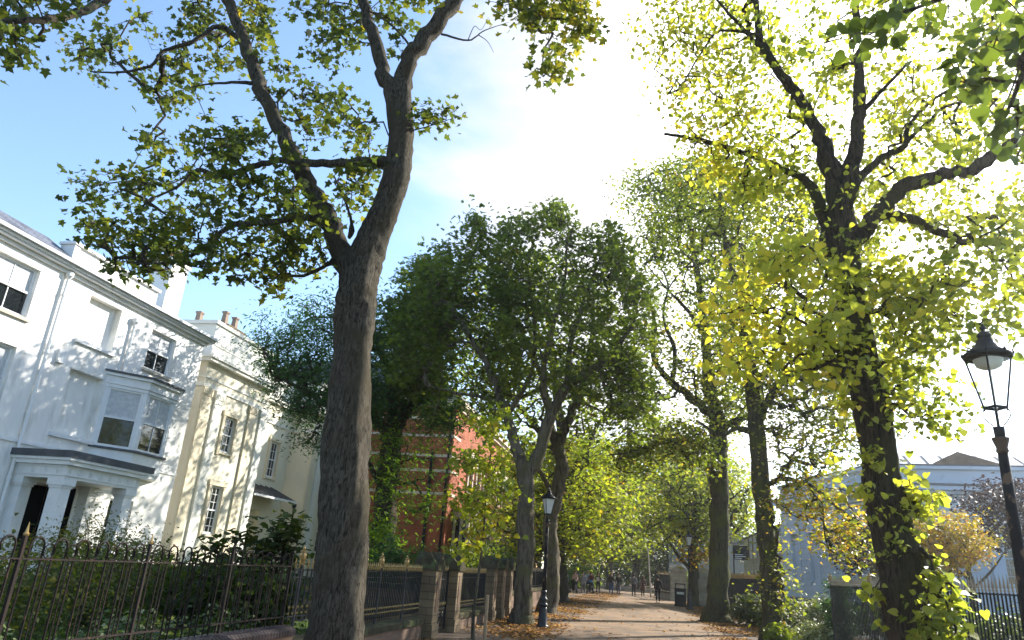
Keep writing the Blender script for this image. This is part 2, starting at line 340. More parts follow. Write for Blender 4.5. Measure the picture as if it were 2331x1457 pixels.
def tree(name, label, cat, base, limbs, regs, leafm, barkm, leaf='plain', size=.14, per=14, spread=.32, up=.5, droop=.3,
         group=None, seed=1, nseg=10, tintf=None, twig=.012, rough=.12, flat=.6, szs=None, flare=1.35, stemname='trunk'):
    root = empty(name, base, label, cat, group)
    V = []; Fc = []; off = 0; nodes = []; nr = []
    for li, L_ in enumerate(limbs):
        a = np.array(L_, float)
        p, r = smooth_path(a[:, :3], a[:, 3], 7 if li == 0 else 5)
        if li: p[1:-1] += rng.normal(0, 1, (len(p)-2, 3))*np.minimum(r[1:-1, None]*.18, .03)
        ns = nseg if r.max() > .1 else 7
        v, f = tube_np(p, r, ns)
        if ns > 8:                                  # knobbly bark outline
            rr = np.repeat(r, ns); c = np.repeat(p, ns, 0); dd = v-c
            kk = 1+rough*clump(v*np.array([1, 1, .55]), .42, seed+li)+rough*.5*clump(v, .13, seed+li+9)
            v = c+dd*kk[:, None]
        V.append(v); Fc.append(f+off); off += len(v)
        st = 0 if li else int(len(p)*.45)
        nodes += list(p[st:]); nr += list(r[st:])
    me = poly_mesh('trunk', np.concatenate(V), np.full(sum(len(f) for f in Fc), 4), np.concatenate(Fc).ravel())
    link(stemname, me, barkm, root, True, True)
    if not regs: return root
    A = []; T0 = []; SZ = []; PR = []; SP = []
    for ri, g in enumerate(regs):
        q = region(g['poly'], g['n'], g['Y'], g.get('dY', 1.2), seed*31+ri, g.get('thr', -.35), g.get('wl', 1.3))
        A.append(q); T0.append(np.full(len(q), g.get('tint', .4))); SZ.append(np.full(len(q), g.get('size', size))); PR.append(np.full(len(q), g.get('per', per))); SP.append(np.full(len(q), g.get('spread', spread)))
    A = np.concatenate(A); T0 = np.concatenate(T0); SZ = np.concatenate(SZ); PR = np.concatenate(PR); SP = np.concatenate(SP)
    nodes = np.array(nodes); nr = np.array(nr)
    d0 = np.array([np.min(((nodes-q)**2).sum(1)) for q in A]); order = np.argsort(d0)
    cap = len(nodes)+len(A)*4; NA = np.zeros((cap, 3)); NA[:len(nodes)] = nodes; par = np.full(cap, -1); cnt = np.zeros(cap); nn = len(nodes); n0 = nn
    dep = np.zeros(cap); paths = []
    for i in order:
        q = A[i]; dv = q-NA[:nn]; D = np.sqrt((dv**2).sum(1)); cost = D+.12*dep[:nn]+np.where(dv[:, 2] < 0, -.25*dv[:, 2], 0)
        j = int(np.argmin(cost)); s = NA[j]; ln = D[j]
        if ln > 6: continue
        perp = rng.normal(size=3)*.13*ln; mid1 = s+(q-s)*.35+perp+np.array([0, 0, .06*ln]); mid2 = s+(q-s)*.7+perp*.7*rng.normal()+np.array([0, 0, .05*ln])
        ids = [j]; pj = j
        for m_ in (mid1, mid2, q):
            NA[nn] = m_; par[nn] = pj; dep[nn] = dep[j]+ln/3*(len(ids)); ids.append(nn); pj = nn; nn += 1
        paths.append((ids, i))
        k = pj
        while k >= 0: cnt[k] += 1; k = par[k]
    V = []; Fc = []; off = 0
    for ids, i in paths:
        r = twig*np.sqrt(np.maximum(cnt[ids], 1)); r[0] = min(r[0], r[1]*1.15); r[-1] = twig*.8
        v, f = tube_np(NA[ids], r, 4 if r[0] < .03 else 6); V.append(v); Fc.append(f+off); off += len(v)
    me = poly_mesh('branches', np.concatenate(V), np.full(sum(len(f) for f in Fc), 4), np.concatenate(Fc).ravel())
    link('branches', me, barkm, root, True, True)
    k = len(A); c = np.repeat(A, PR, 0)
    pos = c+rng.normal(size=(len(c), 3))*np.array([1, 1, flat])*(SP*rng.uniform(.5, 1.15, k)).repeat(PR)[:, None]
    tt = np.repeat(T0+rng.normal(0, .12, k), PR)+rng.normal(0, .17, len(c))+.12*clump(pos, 2.5, seed+77)
    if tintf: tt = tintf(pos, tt)
    kp = pos[:, 2] > .05
    pos, tt, sz = pos[kp], tt[kp], np.repeat(SZ, PR)[kp]
    me = leaf_mesh('crown', pos, sz, leaf, up, droop, tt)
    link('crown', me, leafm, root, False, True)
    return root
# ================================================================ THE SETTING
def sheet(name, x0, x1, y0, y1, z, m, kind='structure', nx=1, ny=1):
    mb = MB(); vs = [(x0+(x1-x0)*i/nx, y0+(y1-y0)*j/ny, z) for j in range(ny+1) for i in range(nx+1)]
    mb.add(vs, [(j*(nx+1)+i, j*(nx+1)+i+1, (j+1)*(nx+1)+i+1, (j+1)*(nx+1)+i) for j in range(ny) for i in range(nx)])
    return tag(mb.build(name, m), kind=kind)
sheet('ground', -900, 900, -700, 1400, 0, M_soil)
mb = MB(); n = 60; vs = []
for j in range(n+1):
    y = -30+j*3.2; vs += [(-2.75+.12*math.sin(y*.9)+.06*math.sin(y*2.3), y, .005), (2.35+.12*math.sin(y*.7+1)+.07*math.sin(y*1.9), y, .005)]
mb.add(vs, [(2*j, 2*j+1, 2*j+3, 2*j+2) for j in range(n)]); tag(mb.build('path', M_path), kind='structure')
mb = MB(); mb.add([(-14, 54, .012), (-2.7, 54, .012), (-2.7, 71, .012), (-14, 71, .012)], [(0, 1, 2, 3)]); tag(mb.build('side_path', M_path), kind='structure')
mb = MB(); mb.box(-60, -5.35, -10, 15.9, -.2, .14); tag(mb.build('lawn', M_grass), kind='structure')
mb = MB(); mb.box(-60, -5.35, 18.7, 52, -.2, .12); tag(mb.build('garden_ground', M_grass), kind='structure')
sheet('museum_lawn', 5.0, 80, -20, 200, .012, M_grass)
sheet('courtyard_paving', 7.5, 60, 24, 46, .02, M_pave)

# ---------------------------------------------------------------- facade tools
def tfx(X0): return lambda u, n_, z: (X0+n_, u, z)              # facade looking towards the walk from the left
def tfl(o, d, nrm): return lambda u, n_, z: (o[0]+d[0]*u+nrm[0]*n_, o[1]+d[1]*u+nrm[1]*n_, z)
def facade(mb, u0, u1, z0, z1, ops):
    us = sorted({u0, u1, *[x for o in ops for x in o[:2]]}); zs = sorted({z0, z1, *[x for o in ops for x in o[2:4]]})
    for a, b in zip(us, us[1:]):
        for c, d in zip(zs, zs[1:]):
            if any(o[0] <= a and b <= o[1] and o[2] <= c and d <= o[3] for o in ops): continue
            mb.add([(a, 0, c), (b, 0, c), (b, 0, d), (a, 0, d)], [(0, 1, 2, 3)])
    for o in ops:
        a, b, c, d, dep = o[:5]
        mb.add([(a, 0, c), (b, 0, c), (b, 0, d), (a, 0, d), (a, -dep, c), (b, -dep, c), (b, -dep, d), (a, -dep, d)],
               [(0, 1, 5, 4), (1, 2, 6, 5), (2, 3, 7, 6), (3, 0, 4, 7)]+([(4, 5, 6, 7)]))
def window(par, tf, a, b, c, d, dep, cols=2, rows=4, blind=0., sill=True, m=None, fw=.07, sm=None):
    m = m or M_wtrim
    f = MB(tf); n0, n1 = -dep+.01, -dep+.075
    f.box(a, a+fw, n0, n1, c, d); f.box(b-fw, b, n0, n1, c, d); f.box(a+fw, b-fw, n0, n1, c, c+fw*1.3); f.box(a+fw, b-fw, n0, n1, d-fw, d)
    mid = (c+d)/2; f.box(a+fw, b-fw, n0, n1+.02, mid-.03, mid+.03)
    for i in range(1, cols):
        x = a+(b-a)*i/cols; f.box(x-.014, x+.014, n0, n1-.02, c+fw*1.3, mid-.03); f.box(x-.014, x+.014, n0, n1-.02, mid+.03, d-fw)
    for j in range(1, rows):
        if rows % 2 == 0 and j == rows//2: continue
        z = c+(d-c)*j/rows; f.box(a+fw, b-fw, n0, n1-.024, z-.013, z+.013)
    fo = f.build('window', m, par)
    g = MB(tf); g.box(a+.01, b-.01, n0-.004, n0+.02, c+.01, d-.01); g.build('pane', M_glass, fo)
    if blind:
        g = MB(tf); g.box(a+fw, b-fw, n0+.021, n0+.026, d-fw-(d-c)*blind, d-fw); g.build('blind', M_blind, fo)
    if sill:
        g = MB(tf); g.box(a-.1, b+.1, -dep+.08, .09, c-.1, c-.002); g.build('sill', sm or M_sill, fo)
    return fo
def pipe(par, tf, u, n_, z0, z1, m, name='downpipe'):
    g = MB(tf); g.lathe([(.05, z0), (.05, z1)], 8, (u, n_))
    for z in np.arange(z0+.8, z1, 1.9): g.lathe([(.066, z), (.066, z+.09)], 8, (u, n_))
    g.lathe([(.06, z1), (.12, z1+.08), (.12, z1+.22)], 8, (u, n_)); g.build(name, m, par)

# ---------------------------------------------------------------- white house
h = empty('white_house', (-18.3, 16, 0), 'white rendered three storey house with grey portico, blind windows and slate roof', 'house')
tf = tfx(-18.3)
OPW = [(12.0, 13.4, 7.6, 9.15), (12.0, 13.4, 4.6, 6.7), (15.4, 16.9, 7.6, 9.15), (15.4, 16.9, 4.6, 6.7), (22.2, 23.65, 7.6, 9.1), (22.2, 23.4, .9, 2.9)]
w = MB(tf)
facade(w, 4, 25.4, -.1, 9.7, [(*o, .22) for o in OPW]+[(19.0, 20.5, 7.65, 9.2, .24), (19.0, 20.5, 4.6, 6.68, .24), (18.5, 20.6, .4, 3.05, 1.2)])
w.add([(25.4, 0, -.1), (25.4, -9, -.1), (25.4, -9, 9.7), (25.4, 0, 9.7), (4, 0, -.1), (4, -9, -.1), (4, -9, 9.7), (4, 0, 9.7)], [(0, 1, 2, 3), (7, 6, 5, 4), (1, 5, 6, 2), (3, 2, 6, 7)])
w.box(18.25, 22.3, -.75, -.25, 9.72, 10.6); w.box(17.97, 22.35, -.8, -.15, 10.602, 10.7)
w.box(18.02, 18.25, -.75, -.2, 9.72, 10.6)
w.build('wall', M_white, h)
for o in OPW: window(h, tf, *o, .20, 2, 2, blind=.42 if o[2] > 7 or o[0] < 16 else 0)
for z in (7.65, 4.6):
    g = MB(tf); g.box(18.85, 20.65, .002, .1, z-.13, z-.003); g.build('sill', M_wtrim, h)
g = MB(tf); g.box(4, 25.6, .001, .26, 9.56, 9.62); g.box(4, 25.65, .001, .32, 9.622, 9.70); g.box(4, 25.5, .002, .10, 9.44, 9.555); g.build('eaves_cornice', M_wtrim, h)
g = MB(tf); g.box(4, 25.72, .30, .44, 9.705, 9.80); g.build('gutter', M_gut, h)
g = MB(tf); g.box(4, 25.39, .002, .045, 4.06, 4.16); g.build('string_course', M_wtrim, h)
g = MB(tf); g.add([(4, .3, 9.8), (18.0, .3, 9.8), (18.0, -1.3, 10.85), (4, -1.3, 10.85), (4, -9, 9.8), (18, -9, 9.8)], [(0, 1, 2, 3), (3, 2, 5, 4), (1, 5, 2), (0, 3, 4)])
g.add([(18.27, .3, 9.78), (25.6, .3, 9.78), (25.6, -4.2, 10.2), (18.27, -4.2, 10.2), (25.6, -9, 9.8), (18.27, -9, 9.8)], [(0, 1, 2, 3), (3, 2, 4, 5), (1, 4, 2)]); g.build('roof', M_slate, h)
g = MB(tf); g.box(23.5, 24.5, -1.8, -.9, 9.7, 12.5); g.box(23.42, 24.58, -1.88, -.82, 12.5, 12.66); co = g.build('chimney', M_white, h)
for k in range(2):
    g = MB(tf); g.lathe([(.16, 12.66), (.13, 13.15), (.17, 13.2), (.17, 13.26)], 10, (23.75+.5*k, -1.35)); g.build('chimney_pot', mat('terracotta%d' % k, (.42, .2, .1), (.32, .14, .07)), co)
pipe(h, tf, 17.85, .09, .3, 9.3, M_wtrim); pipe(h, tf, 21.15, .09, 4.2, 8.9, M_wtrim)
g = MB(tf); g.box(18.32, 18.62, .002, .10, 6.75, 7.1); g.box(18.34, 18.60, .003, .14, 6.68, 6.745); g.build('alarm_box', M_wtrim, h)
g = MB(tf); g.box(18.51, 20.59, -1.19, -1.14, .41, 3.04); g.box(19.3, 20.4, -1.139, -1.1, .42, 2.4); g.box(18.504, 18.51, -1.13, -.02, .42, 3.03); g.box(20.59, 20.596, -1.13, -.02, .42, 3.03); g.build('front_door', M_iron, h)  # door plus dark sheets lining the recess in place of its shade
# portico
po = MB(tf); po.box(17.85, 21.3, .001, 1.95, 3.50, 3.62); po.box(17.78, 21.38, .001, 2.02, 3.622, 3.70); po.box(18.0, 21.15, .0, 1.78, 3.12, 3.498)
po.box(17.96, 21.19, .001, 1.82, 3.2, 3.24); po.box(17.98, 21.17, .001, 1.80, 3.44, 3.497)
for u in np.arange(18.12, 21.1, .42):
    for k in range(3): po.box(u+k*.05-.05, u+k*.05-.02, 1.781, 1.80, 3.25, 3.43)
for n_ in np.arange(.2, 1.7, .42):
    for k in range(3): po.box(17.98, 17.999, n_+k*.05, n_+k*.05+.03, 3.25, 3.43)
po = po.build('portico', M_wtrim, h)
g = MB(tf); g.box(17.74, 21.42, .001, 2.06, 3.702, 3.90); g.build('portico_roof', M_lead, po)
for (u, n_) in ((18.25, 1.52), (20.9, 1.52), (18.25, .18), (20.9, .18)):
    g = MB(tf); s = .19; g.box(u-s, u+s, n_-s if n_ > 1 else .001, n_+s, .38, 2.86)
    g.box(u-s-.04, u+s+.04, n_-s-.04 if n_ > 1 else .001, n_+s+.04, .15, .38); g.box(u-s-.03, u+s+.03, n_-s-.03 if n_ > 1 else .001, n_+s+.03, 2.861, 2.93)
    g.box(u-s-.07, u+s+.07, n_-s-.07 if n_ > 1 else .001, n_+s+.07, 2.931, 3.119); g.build('column', M_wtrim, po)
g = MB(tf); g.box(17.6, 21.6, .001, 2.3, .14, .27); g.box(17.8, 21.4, .002, 2.0, .272, .38); g.build('step', M_cap, h)
# canted bay window
FP = [(20.65, .001), (21.7, .85), (23.3, .85), (24.25, .001)]
def off(fp, e): return [(fp[0][0]-e, .001), (fp[1][0]-e*.4, fp[1][1]+e), (fp[2][0]+e*.4, fp[2][1]+e), (fp[3][0]+e, .001)]
bay = MB(tf); bay.prism(off(FP, .0), 3.8, 4.42); bay.prism(off(FP, -.05), 3.68, 3.799)
bay = bay.build('bay_window', M_wtrim, h)
g = MB(tf); g.prism(off(FP, .06), 6.62, 6.9); g.prism(off(FP, .16), 6.901, 7.0); g.prism(off(FP, .02), 6.5, 6.619); g.build('cornice', M_wtrim, bay)
g = MB(tf); g.prism(off(FP, .22), 7.001, 7.07); g.build('bay_roof', M_lead, bay)
g = MB(tf); g.prism(off(FP, .1), 4.421, 4.49); g.build('sill', M_lead, bay)
for k in range(3):
    a, b = np.array(FP[k]), np.array(FP[k+1]); d = (b-a); ln = np.linalg.norm(d); d /= ln; nn_ = np.array([-d[1], d[0]])
    if nn_[1] < 0: nn_ = -nn_
    def tfb(u, n_, z, a=a, d=d, nn_=nn_): return (-18.3+a[1]+d[1]*u+nn_[1]*n_, a[0]+d[0]*u+nn_[0]*n_, z)
    for q0 in (0, ln-.12):
        g = MB(tfb); g.box(q0, q0+.12, -.1, -.001, 4.491, 6.499); g.build('mullion', M_wtrim, bay)
    window(bay, tfb, .12, ln-.12, 4.49, 6.5, .1, 2 if k == 1 else 1, 2, blind=.45, sill=False)

# ---------------------------------------------------------------- cream house
h = empty('cream_house', (-19, 33, 0), 'cream and yellow stucco villa with pilasters and key patterned parapet beside the white house', 'house')
tf = tfx(-19.0); tr = tfx(-20.3)
def cream_block(u0, u1, wins, name='wall'):
    w = MB(tf); facade(w, u0, u1, -.1, 9.2, [(*o, .16) for o in wins])
    w.add([(u0, 0, -.1), (u0, -8, -.1), (u0, -8, 9.2), (u0, 0, 9.2), (u1, 0, -.1), (u1, -8, -.1), (u1, -8, 9.2), (u1, 0, 9.2)], [(3, 2, 1, 0), (4, 5, 6, 7)])
    w.build('wall', M_cream, h)
    t = MB(tf); t.box(u0-.06, u1+.06, -8, .06, 8.1, 8.28); t.box(u0-.04, u1+.04, -8, .04, 8.5, 8.58); t.box(u0-.25, u1+.25, -8, .28, 9.2, 9.34); t.box(u0-.32, u1+.32, -8, .36, 9.341, 9.46); t.build('cornice', M_cpale, h)
    t = MB(tf); t.box(u0, u1, -7.9, 0, 9.461, 10.95); t.box(u0-.08, u1+.08, -8, .08, 10.951, 11.12); t.box(u0-.05, u1+.05, -7.95, .05, 9.462, 9.75); t.build('parapet', M_cpale, h)
    for u in (u0+.02, u0+.95, u1-1.65, u1-.62):
        if any(o[0]-.25 < u+.6 and u < o[1]+.25 for o in wins): continue
        t = MB(tf); t.box(u, u+.6, .001, .09, .35, 7.75); t.box(u-.05, u+.65, .001, .12, 7.751, 8.09); t.box(u-.05, u+.65, .001, .12, .1, .349)
        for k in range(5): t.box(u+.02+k*.12, u+.08+k*.12, .121, .14, 7.8, 8.0)
        t.build('pilaster', M_creamt if u in (u0+.02, u1-1.65) else M_cpale, h)
    for o in wins:
        window(h, tf, *o, .14, 3, 6 if o[2] < 4 else 4, m=M_wtrim, sm=M_creamt)
        a, b, c, d = o; t = MB(tf); t.box(a-.2, a-.02, .002, .07, c-.15, d+.02); t.box(b+.02, b+.2, .002, .07, c-.15, d+.02); t.box(a-.25, b+.25, .002, .09, d+.021, d+.24); t.build('architrave', M_creamt, h)
cream_block(26.9, 32.4, [(28.95, 29.85, 5.6, 7.2), (28.95, 29.85, 2.05, 4.1)])
cream_block(37.8, 47, [(40.1, 41.0, 5.6, 7.2), (40.1, 41.0, 1.6, 4.0), (43.5, 44.4, 5.6, 7.2), (43.5, 44.4, 1.6, 4.0)])
# Greek key panel
g = MB(tf); u = 27.1; K = .36
g.box(27.0, 31.9, .001, .012, 9.98, 10.44)
while u < 31.6:
    for (a, b, c, d) in ((0, .3, .42, .48), (.24, .3, .12, .419), (.08, .239, .12, .18), (.08, .14, .181, .32), (.0, .36, 0, .05)): g.box(u+a, u+b, .0125, .028, 10.0+c*.85, 10.0+d*.85)
    u += K
g.build('key_pattern_panel', M_cpale, h)
w = MB(tr); facade(w, 32.4, 37.8, -.1, 9.2, [(35.6, 36.5, 5.3, 7.2, .16), (34.4, 35.7, .35, 3.5, .3)]); w.build('wall', M_cream, h)
window(h, tr, 35.6, 36.5, 5.3, 7.2, .14, 3, 4, sm=M_creamt)
t = MB(tr); t.box(35.4, 35.58, .002, .07, 5.15, 7.22); t.box(36.52, 36.7, .002, .07, 5.15, 7.22); t.box(35.35, 36.75, .002, .09, 7.221, 7.42); t.build('architrave', M_creamt, h)
t = MB(tr); t.box(32.41, 37.79, .001, .2, 9.2, 9.34); t.box(32.41, 37.79, .001, .28, 9.341, 9.46); t.box(32.41, 37.79, -7, -.05, 9.461, 10.6); t.box(32.41, 37.79, .001, .06, 8.1, 8.28); t.build('cornice', M_cpale, h)
t = MB(tr); t.box(34.45, 35.65, -.295, -.25, .36, 2.4); t.box(34.45, 35.65, -.295, -.24, 2.42, 3.45); dr = t.build('front_door', M_creamt, h)
t = MB(tr); t.box(34.6, 35.0, -.249, -.235, 1.3, 2.3); t.box(35.1, 35.5, -.249, -.235, 1.3, 2.3); t.build('pane', M_glass, dr)
t = MB(tf); t.add([(32.42, -1.29, 4.75), (36.9, -1.29, 4.75), (36.9, .1, 4.15), (32.42, .1, 4.15), (32.42, -1.29, 4.68), (36.9, -1.29, 4.68), (36.9, .1, 4.08), (32.42, .1, 4.08)], [(0, 3, 2, 1), (4, 5, 6, 7), (2, 3, 7, 6), (1, 2, 6, 5)])
for u in np.arange(32.5, 36.9, .55): t.add([(u, -1.29, 4.83), (u+.06, -1.29, 4.83), (u+.06, .12, 4.23), (u, .12, 4.23), (u, -1.29, 4.76), (u+.06, -1.29, 4.76), (u+.06, .12, 4.16), (u, .12, 4.16)], [(0, 1, 2, 3), (0, 3, 7, 4), (1, 5, 6, 2), (3, 2, 6, 7)])
cn = t.build('porch_canopy', M_lead, h)
t = MB(tf); t.box(32.42, 36.92, .101, .14, 4.05, 4.15); t.build('fascia', M_wtrim, cn)
pipe(h, tf, 36.85, .05, .2, 3.8, M_iron, 'porch_post')
ch = MB(tf); ch.box(30.6, 32.0, -2.8, -2.0, 10.9, 12.0); ch.box(30.52, 32.08, -2.88, -1.92, 12.0, 12.1); ch.box(30.45, 32.15, -2.95, -1.85, 12.101, 12.2); ch = ch.build('chimney', M_stone, h)
for k in range(2):
    t = MB(tf); t.lathe([(.2, 12.2), (.15, 12.85), (.21, 12.9), (.21, 12.98)], 4, (30.85+k*.9, -2.4), PI/4); t.build('chimney_pot', M_pot, ch)
t = MB(tf); t.lathe([(.2, 11.12), (.16, 11.9), (.21, 11.95), (.21, 12.03)], 4, (28.3, -2.0), PI/4); t.build('chimney_pot', M_pot, ch)
t = MB(tf); t.lathe([(.1, 11.12), (.1, 11.4), (.15, 11.41), (.15, 11.5)], 8, (29.3, -1.2)); t.build('vent_pipe', M_iron, h)

# ---------------------------------------------------------------- red brick building
h = empty('red_brick_building', (-12, 50, 0), 'red brick Victorian building with pale stone bands behind the young tree', 'building')
tf = tfx(-12.0); ts = tfl((-12, 42.7), (-1, 0), (0, -1))
WR = [(44.6+k*2.4, 45.7+k*2.4, z0, z1) for k in range(10) for (z0, z1) in ((6.2, 8.4), (1.6, 4.4)) if k not in (0,)]
w = MB(tf); facade(w, 42.7, 72, -.1, 11.2, [(*o, .2) for o in WR]); w.tf = None; tt_ = ts
w.add([ts(0, 0, -.1), ts(16, 0, -.1), ts(16, 0, 11.2), ts(0, 0, 11.2)], [(0, 1, 2, 3)]); w.add([(-12, 42.7, 11.2), (-12, 72, 11.2), (-28, 72, 11.2), (-28, 42.7, 11.2)], [(0, 1, 2, 3)])
w.build('wall', M_red, h)
for z in (5.45, 6.82, 7.75, 9.0, 10.1):
    t = MB(); t.box(-28, -11.965, 42.66, 42.699, z, z+.17)
    t.box(-11.999, -11.965, 42.70, 44.4, z, z+.17); t.build('stone_band', M_band, h)
t = MB(); t.box(-28, -11.5, 42.2, 42.69, 11.0, 11.35); t.box(-11.999, -11.5, 42.2, 72, 11.0, 11.35); t.box(-28, -11.7, 42.4, 42.69, 10.75, 11.0); t.box(-11.999, -11.7, 42.4, 72, 10.75, 11.0); t.build('cornice', M_band, h)
for o in WR:
    window(h, tf, *o, .18, 2, 2, sm=M_band)
    a, b, c, d = o; t = MB(tf); t.box(a-.22, a-.01, .002, .12, c-.1, d+.02); t.box(b+.01, b+.22, .002, .12, c-.1, d+.02); t.box(a-.3, b+.3, .002, .2, d+.021, d+.4); t.build('stone_surround', M_band, h)
b0 = MB(tf); b0.box(44.2, 46.8, .001, 1.1, .0, 1.2); b0.box(44.1, 46.9, .001, 1.2, 4.3, 4.75); b0.box(44.0, 47.0, .001, 1.3, 4.751, 4.9)
for u in (44.25, 45.05, 45.85, 46.55): b0.box(u, u+.2, .9, 1.08, 1.201, 4.299)
for n_ in (.05, .5): b0.box(44.25, 44.42, n_, n_+.18, 1.201, 4.299)
b0.box(44.3, 46.7, .92, 1.06, 3.2, 3.32); b0 = b0.build('bay_window', M_band, h)
t = MB(tf); t.box(44.3, 46.7, .02, .95, 1.202, 4.298); t.build('pane', M_glass, b0)
X_ = P(972, 1150, 42.6)[0]
t = MB(); t.lathe([(.09, .3), (.09, 8.2)], 8, (X_, 42.55)); t.box(X_-3, X_+.1, 42.5, 42.6, 7.5, 7.62); t.box(X_-2.2, X_+.1, 42.5, 42.6, 1.9, 2.0); t.build('downpipe', M_iron, h)
t = MB(); t.lathe([(.07, .3), (.07, 10.6)], 8, (-12.2, 42.6)); t.build('downpipe', M_iron, h)
t = MB(); t.add([(-28, 42.2, 11.36), (-11.5, 42.2, 11.36), (-15, 45, 14.5), (-25, 45, 14.5), (-11.5, 72, 11.36), (-28, 72, 11.36), (-15, 69, 14.5), (-25, 69, 14.5)], [(0, 1, 2, 3), (1, 4, 6, 2), (4, 5, 7, 6), (3, 2, 6, 7)]); t.build('roof', M_slate, h)

# ---------------------------------------------------------------- museum on the other side
h = empty('museum_building', (14.4, 50, 0), 'pale blue grey classical museum building behind the iron fence and lime tree', 'building')
K0 = np.array([14.4, 50.]); dA = np.array([-.2405, .9706]); nA = np.array([-.9706, -.2405]); dB = np.array([.985, -.172]); nB = np.array([-.172, -.985])
tA = tfl(K0, dA, nA); tB = tfl(K0, dB, nB)
w = MB(tA); opA = [(2+k*3.1, 3.3+k*3.1, 2.2, 5.6) for k in range(4)]
facade(w, 0, 14.5, 0, 9.3, [(*o, .12) for o in opA])
w.add([(14.5, 0, 0), (14.5, -8, 0), (14.5, -8, 9.3), (14.5, 0, 9.3)], [(0, 1, 2, 3)])
w.tf = tB; opB = [(2.2+k*4.1, 3.6+k*4.1, 2.6, 5.6) for k in range(8)]; facade(w, 0, 36, 0, 9.3, [(*o, .15) for o in opB]); w.build('wall', M_mus, h)
for tfq, ln, nm, ops in ((tA, 14.5, 'A', opA), (tB, 36, 'B', opB)):
    g = MB(tfq); g.box(-.4, ln, .001, .75, 7.95, 8.2); g.box(-.3, ln, .001, .45, 7.75, 7.949); g.box(-.1, ln, .001, .12, 7.1, 7.25); g.box(-.15, ln, .001, .2, 9.3, 9.5)
    for u in np.arange(.1, ln-.2, .42): g.box(u, u+.2, .002, .22, 7.6, 7.74)
    g.build('cornice', M_mus, h)
    g = MB(tfq); g.box(-.42, ln, .001, .78, 8.203, 8.34); g.box(-.12, ln, .001, .15, 7.253, 7.33); g.box(-.17, ln, -.1, .22, 9.503, 9.6); g.build('lead_flashing', M_lead, h)
    g = MB(tfq)
    for z in np.arange(.5, 6.9, .45):
        segs = [(0, ln)]
        for o in ops:
            if o[2]-.25 < z+.45 and z < o[3]+.3: segs = [s2 for s in segs for s2 in (((s[0], min(s[1], o[0]-.25)) if o[0]-.25 > s[0] else None), ((max(s[0], o[1]+.25), s[1]) if o[1]+.25 < s[1] else None)) if s2] if segs[-1][1] > o[0] else segs
        for s in segs:
            if s[1]-s[0] > .1: g.box(s[0], s[1], .002, .07, z, z+.40)
    g.build('rusticated_courses', M_mus, h)
    g = MB(tfq)
    for o in ops: g.box(o[0]-.2, o[0]-.02, .001, .12, o[2]-.1, o[3]); g.box(o[1]+.02, o[1]+.2, .001, .12, o[2]-.1, o[3]); g.box(o[0]-.3, o[1]+.3, .001, .22, o[3]+.001, o[3]+.28)
    g.build('stone_surround', M_mus, h)
    g = MB(tfq); g.box(-.05, ln, .0, .3, 0, .9); g.build('plinth', M_musd, h)
for o in opB: window(h, tB, *o, .13, 3, 6, sill=False, m=M_mus)
g = MB(tB)
for u in (7.5, 11.0, 14.8, 18.5, 24): g.lathe([(1.0, 8.21), (.95, 8.42), (.6, 8.55)], 16, (u, -.1))
g.build('roof_vent', M_musd, h)
g = MB(tB); g.box(-.05, .6, -4, .06, 7.3, 9.75); g.box(9.0, 9.5, -.5, .06, 8.3, 9.7); g.build('pier_block', M_mus, h)
for u in (1.3, 6.2, 10.2, 14.4, 18.5):
    g = MB(tB); g.box(u-.35, u+.35, .07, .2, .9, 7.0); g.box(u-.42, u+.42, .07, .26, 6.8, 7.1); g.build('pilaster', M_mus, h)
g = MB(tB)
g.add([(0, -1.2, 9.45), (36, -1.2, 9.45), (36, -5.5, 11.1), (1.5, -5.5, 11.1), (36, -16, 9.5), (0, -16, 9.5)], [(0, 1, 2, 3), (3, 2, 4, 5), (0, 3, 5)])
sk = g.build('roof', M_slate, h)
g = MB(tB)
for u in np.arange(0, 32, 1.1): g.add([(u+1.5, -1.5, 9.61), (u+2.4, -1.5, 9.61), (u+2.4, -5.3, 11.07), (u+1.5, -5.3, 11.07)], [(0, 1, 2, 3)])
g.build('rooflight', M_rl, sk)
g = MB(tB); g.prism([(0, 0), (1, 0)], 0, 0) if False else None
g.add([(3.6, -.6, 8.6), (7.4, -.6, 8.6), (7.4, -.6, 9.75), (5.0, -.6, 10.55), (3.6, -.6, 9.8), (3.6, -7, 8.6), (7.4, -7, 8.6), (7.4, -7, 9.75), (5.0, -7, 10.55), (3.6, -7, 9.8)], [(0, 1, 2, 3, 4), (5, 9, 8, 7, 6), (2, 7, 8, 3), (3, 8, 9, 4), (0, 4, 9, 5), (1, 6, 7, 2)])
g.build('brick_gable', M_wbrick, h)

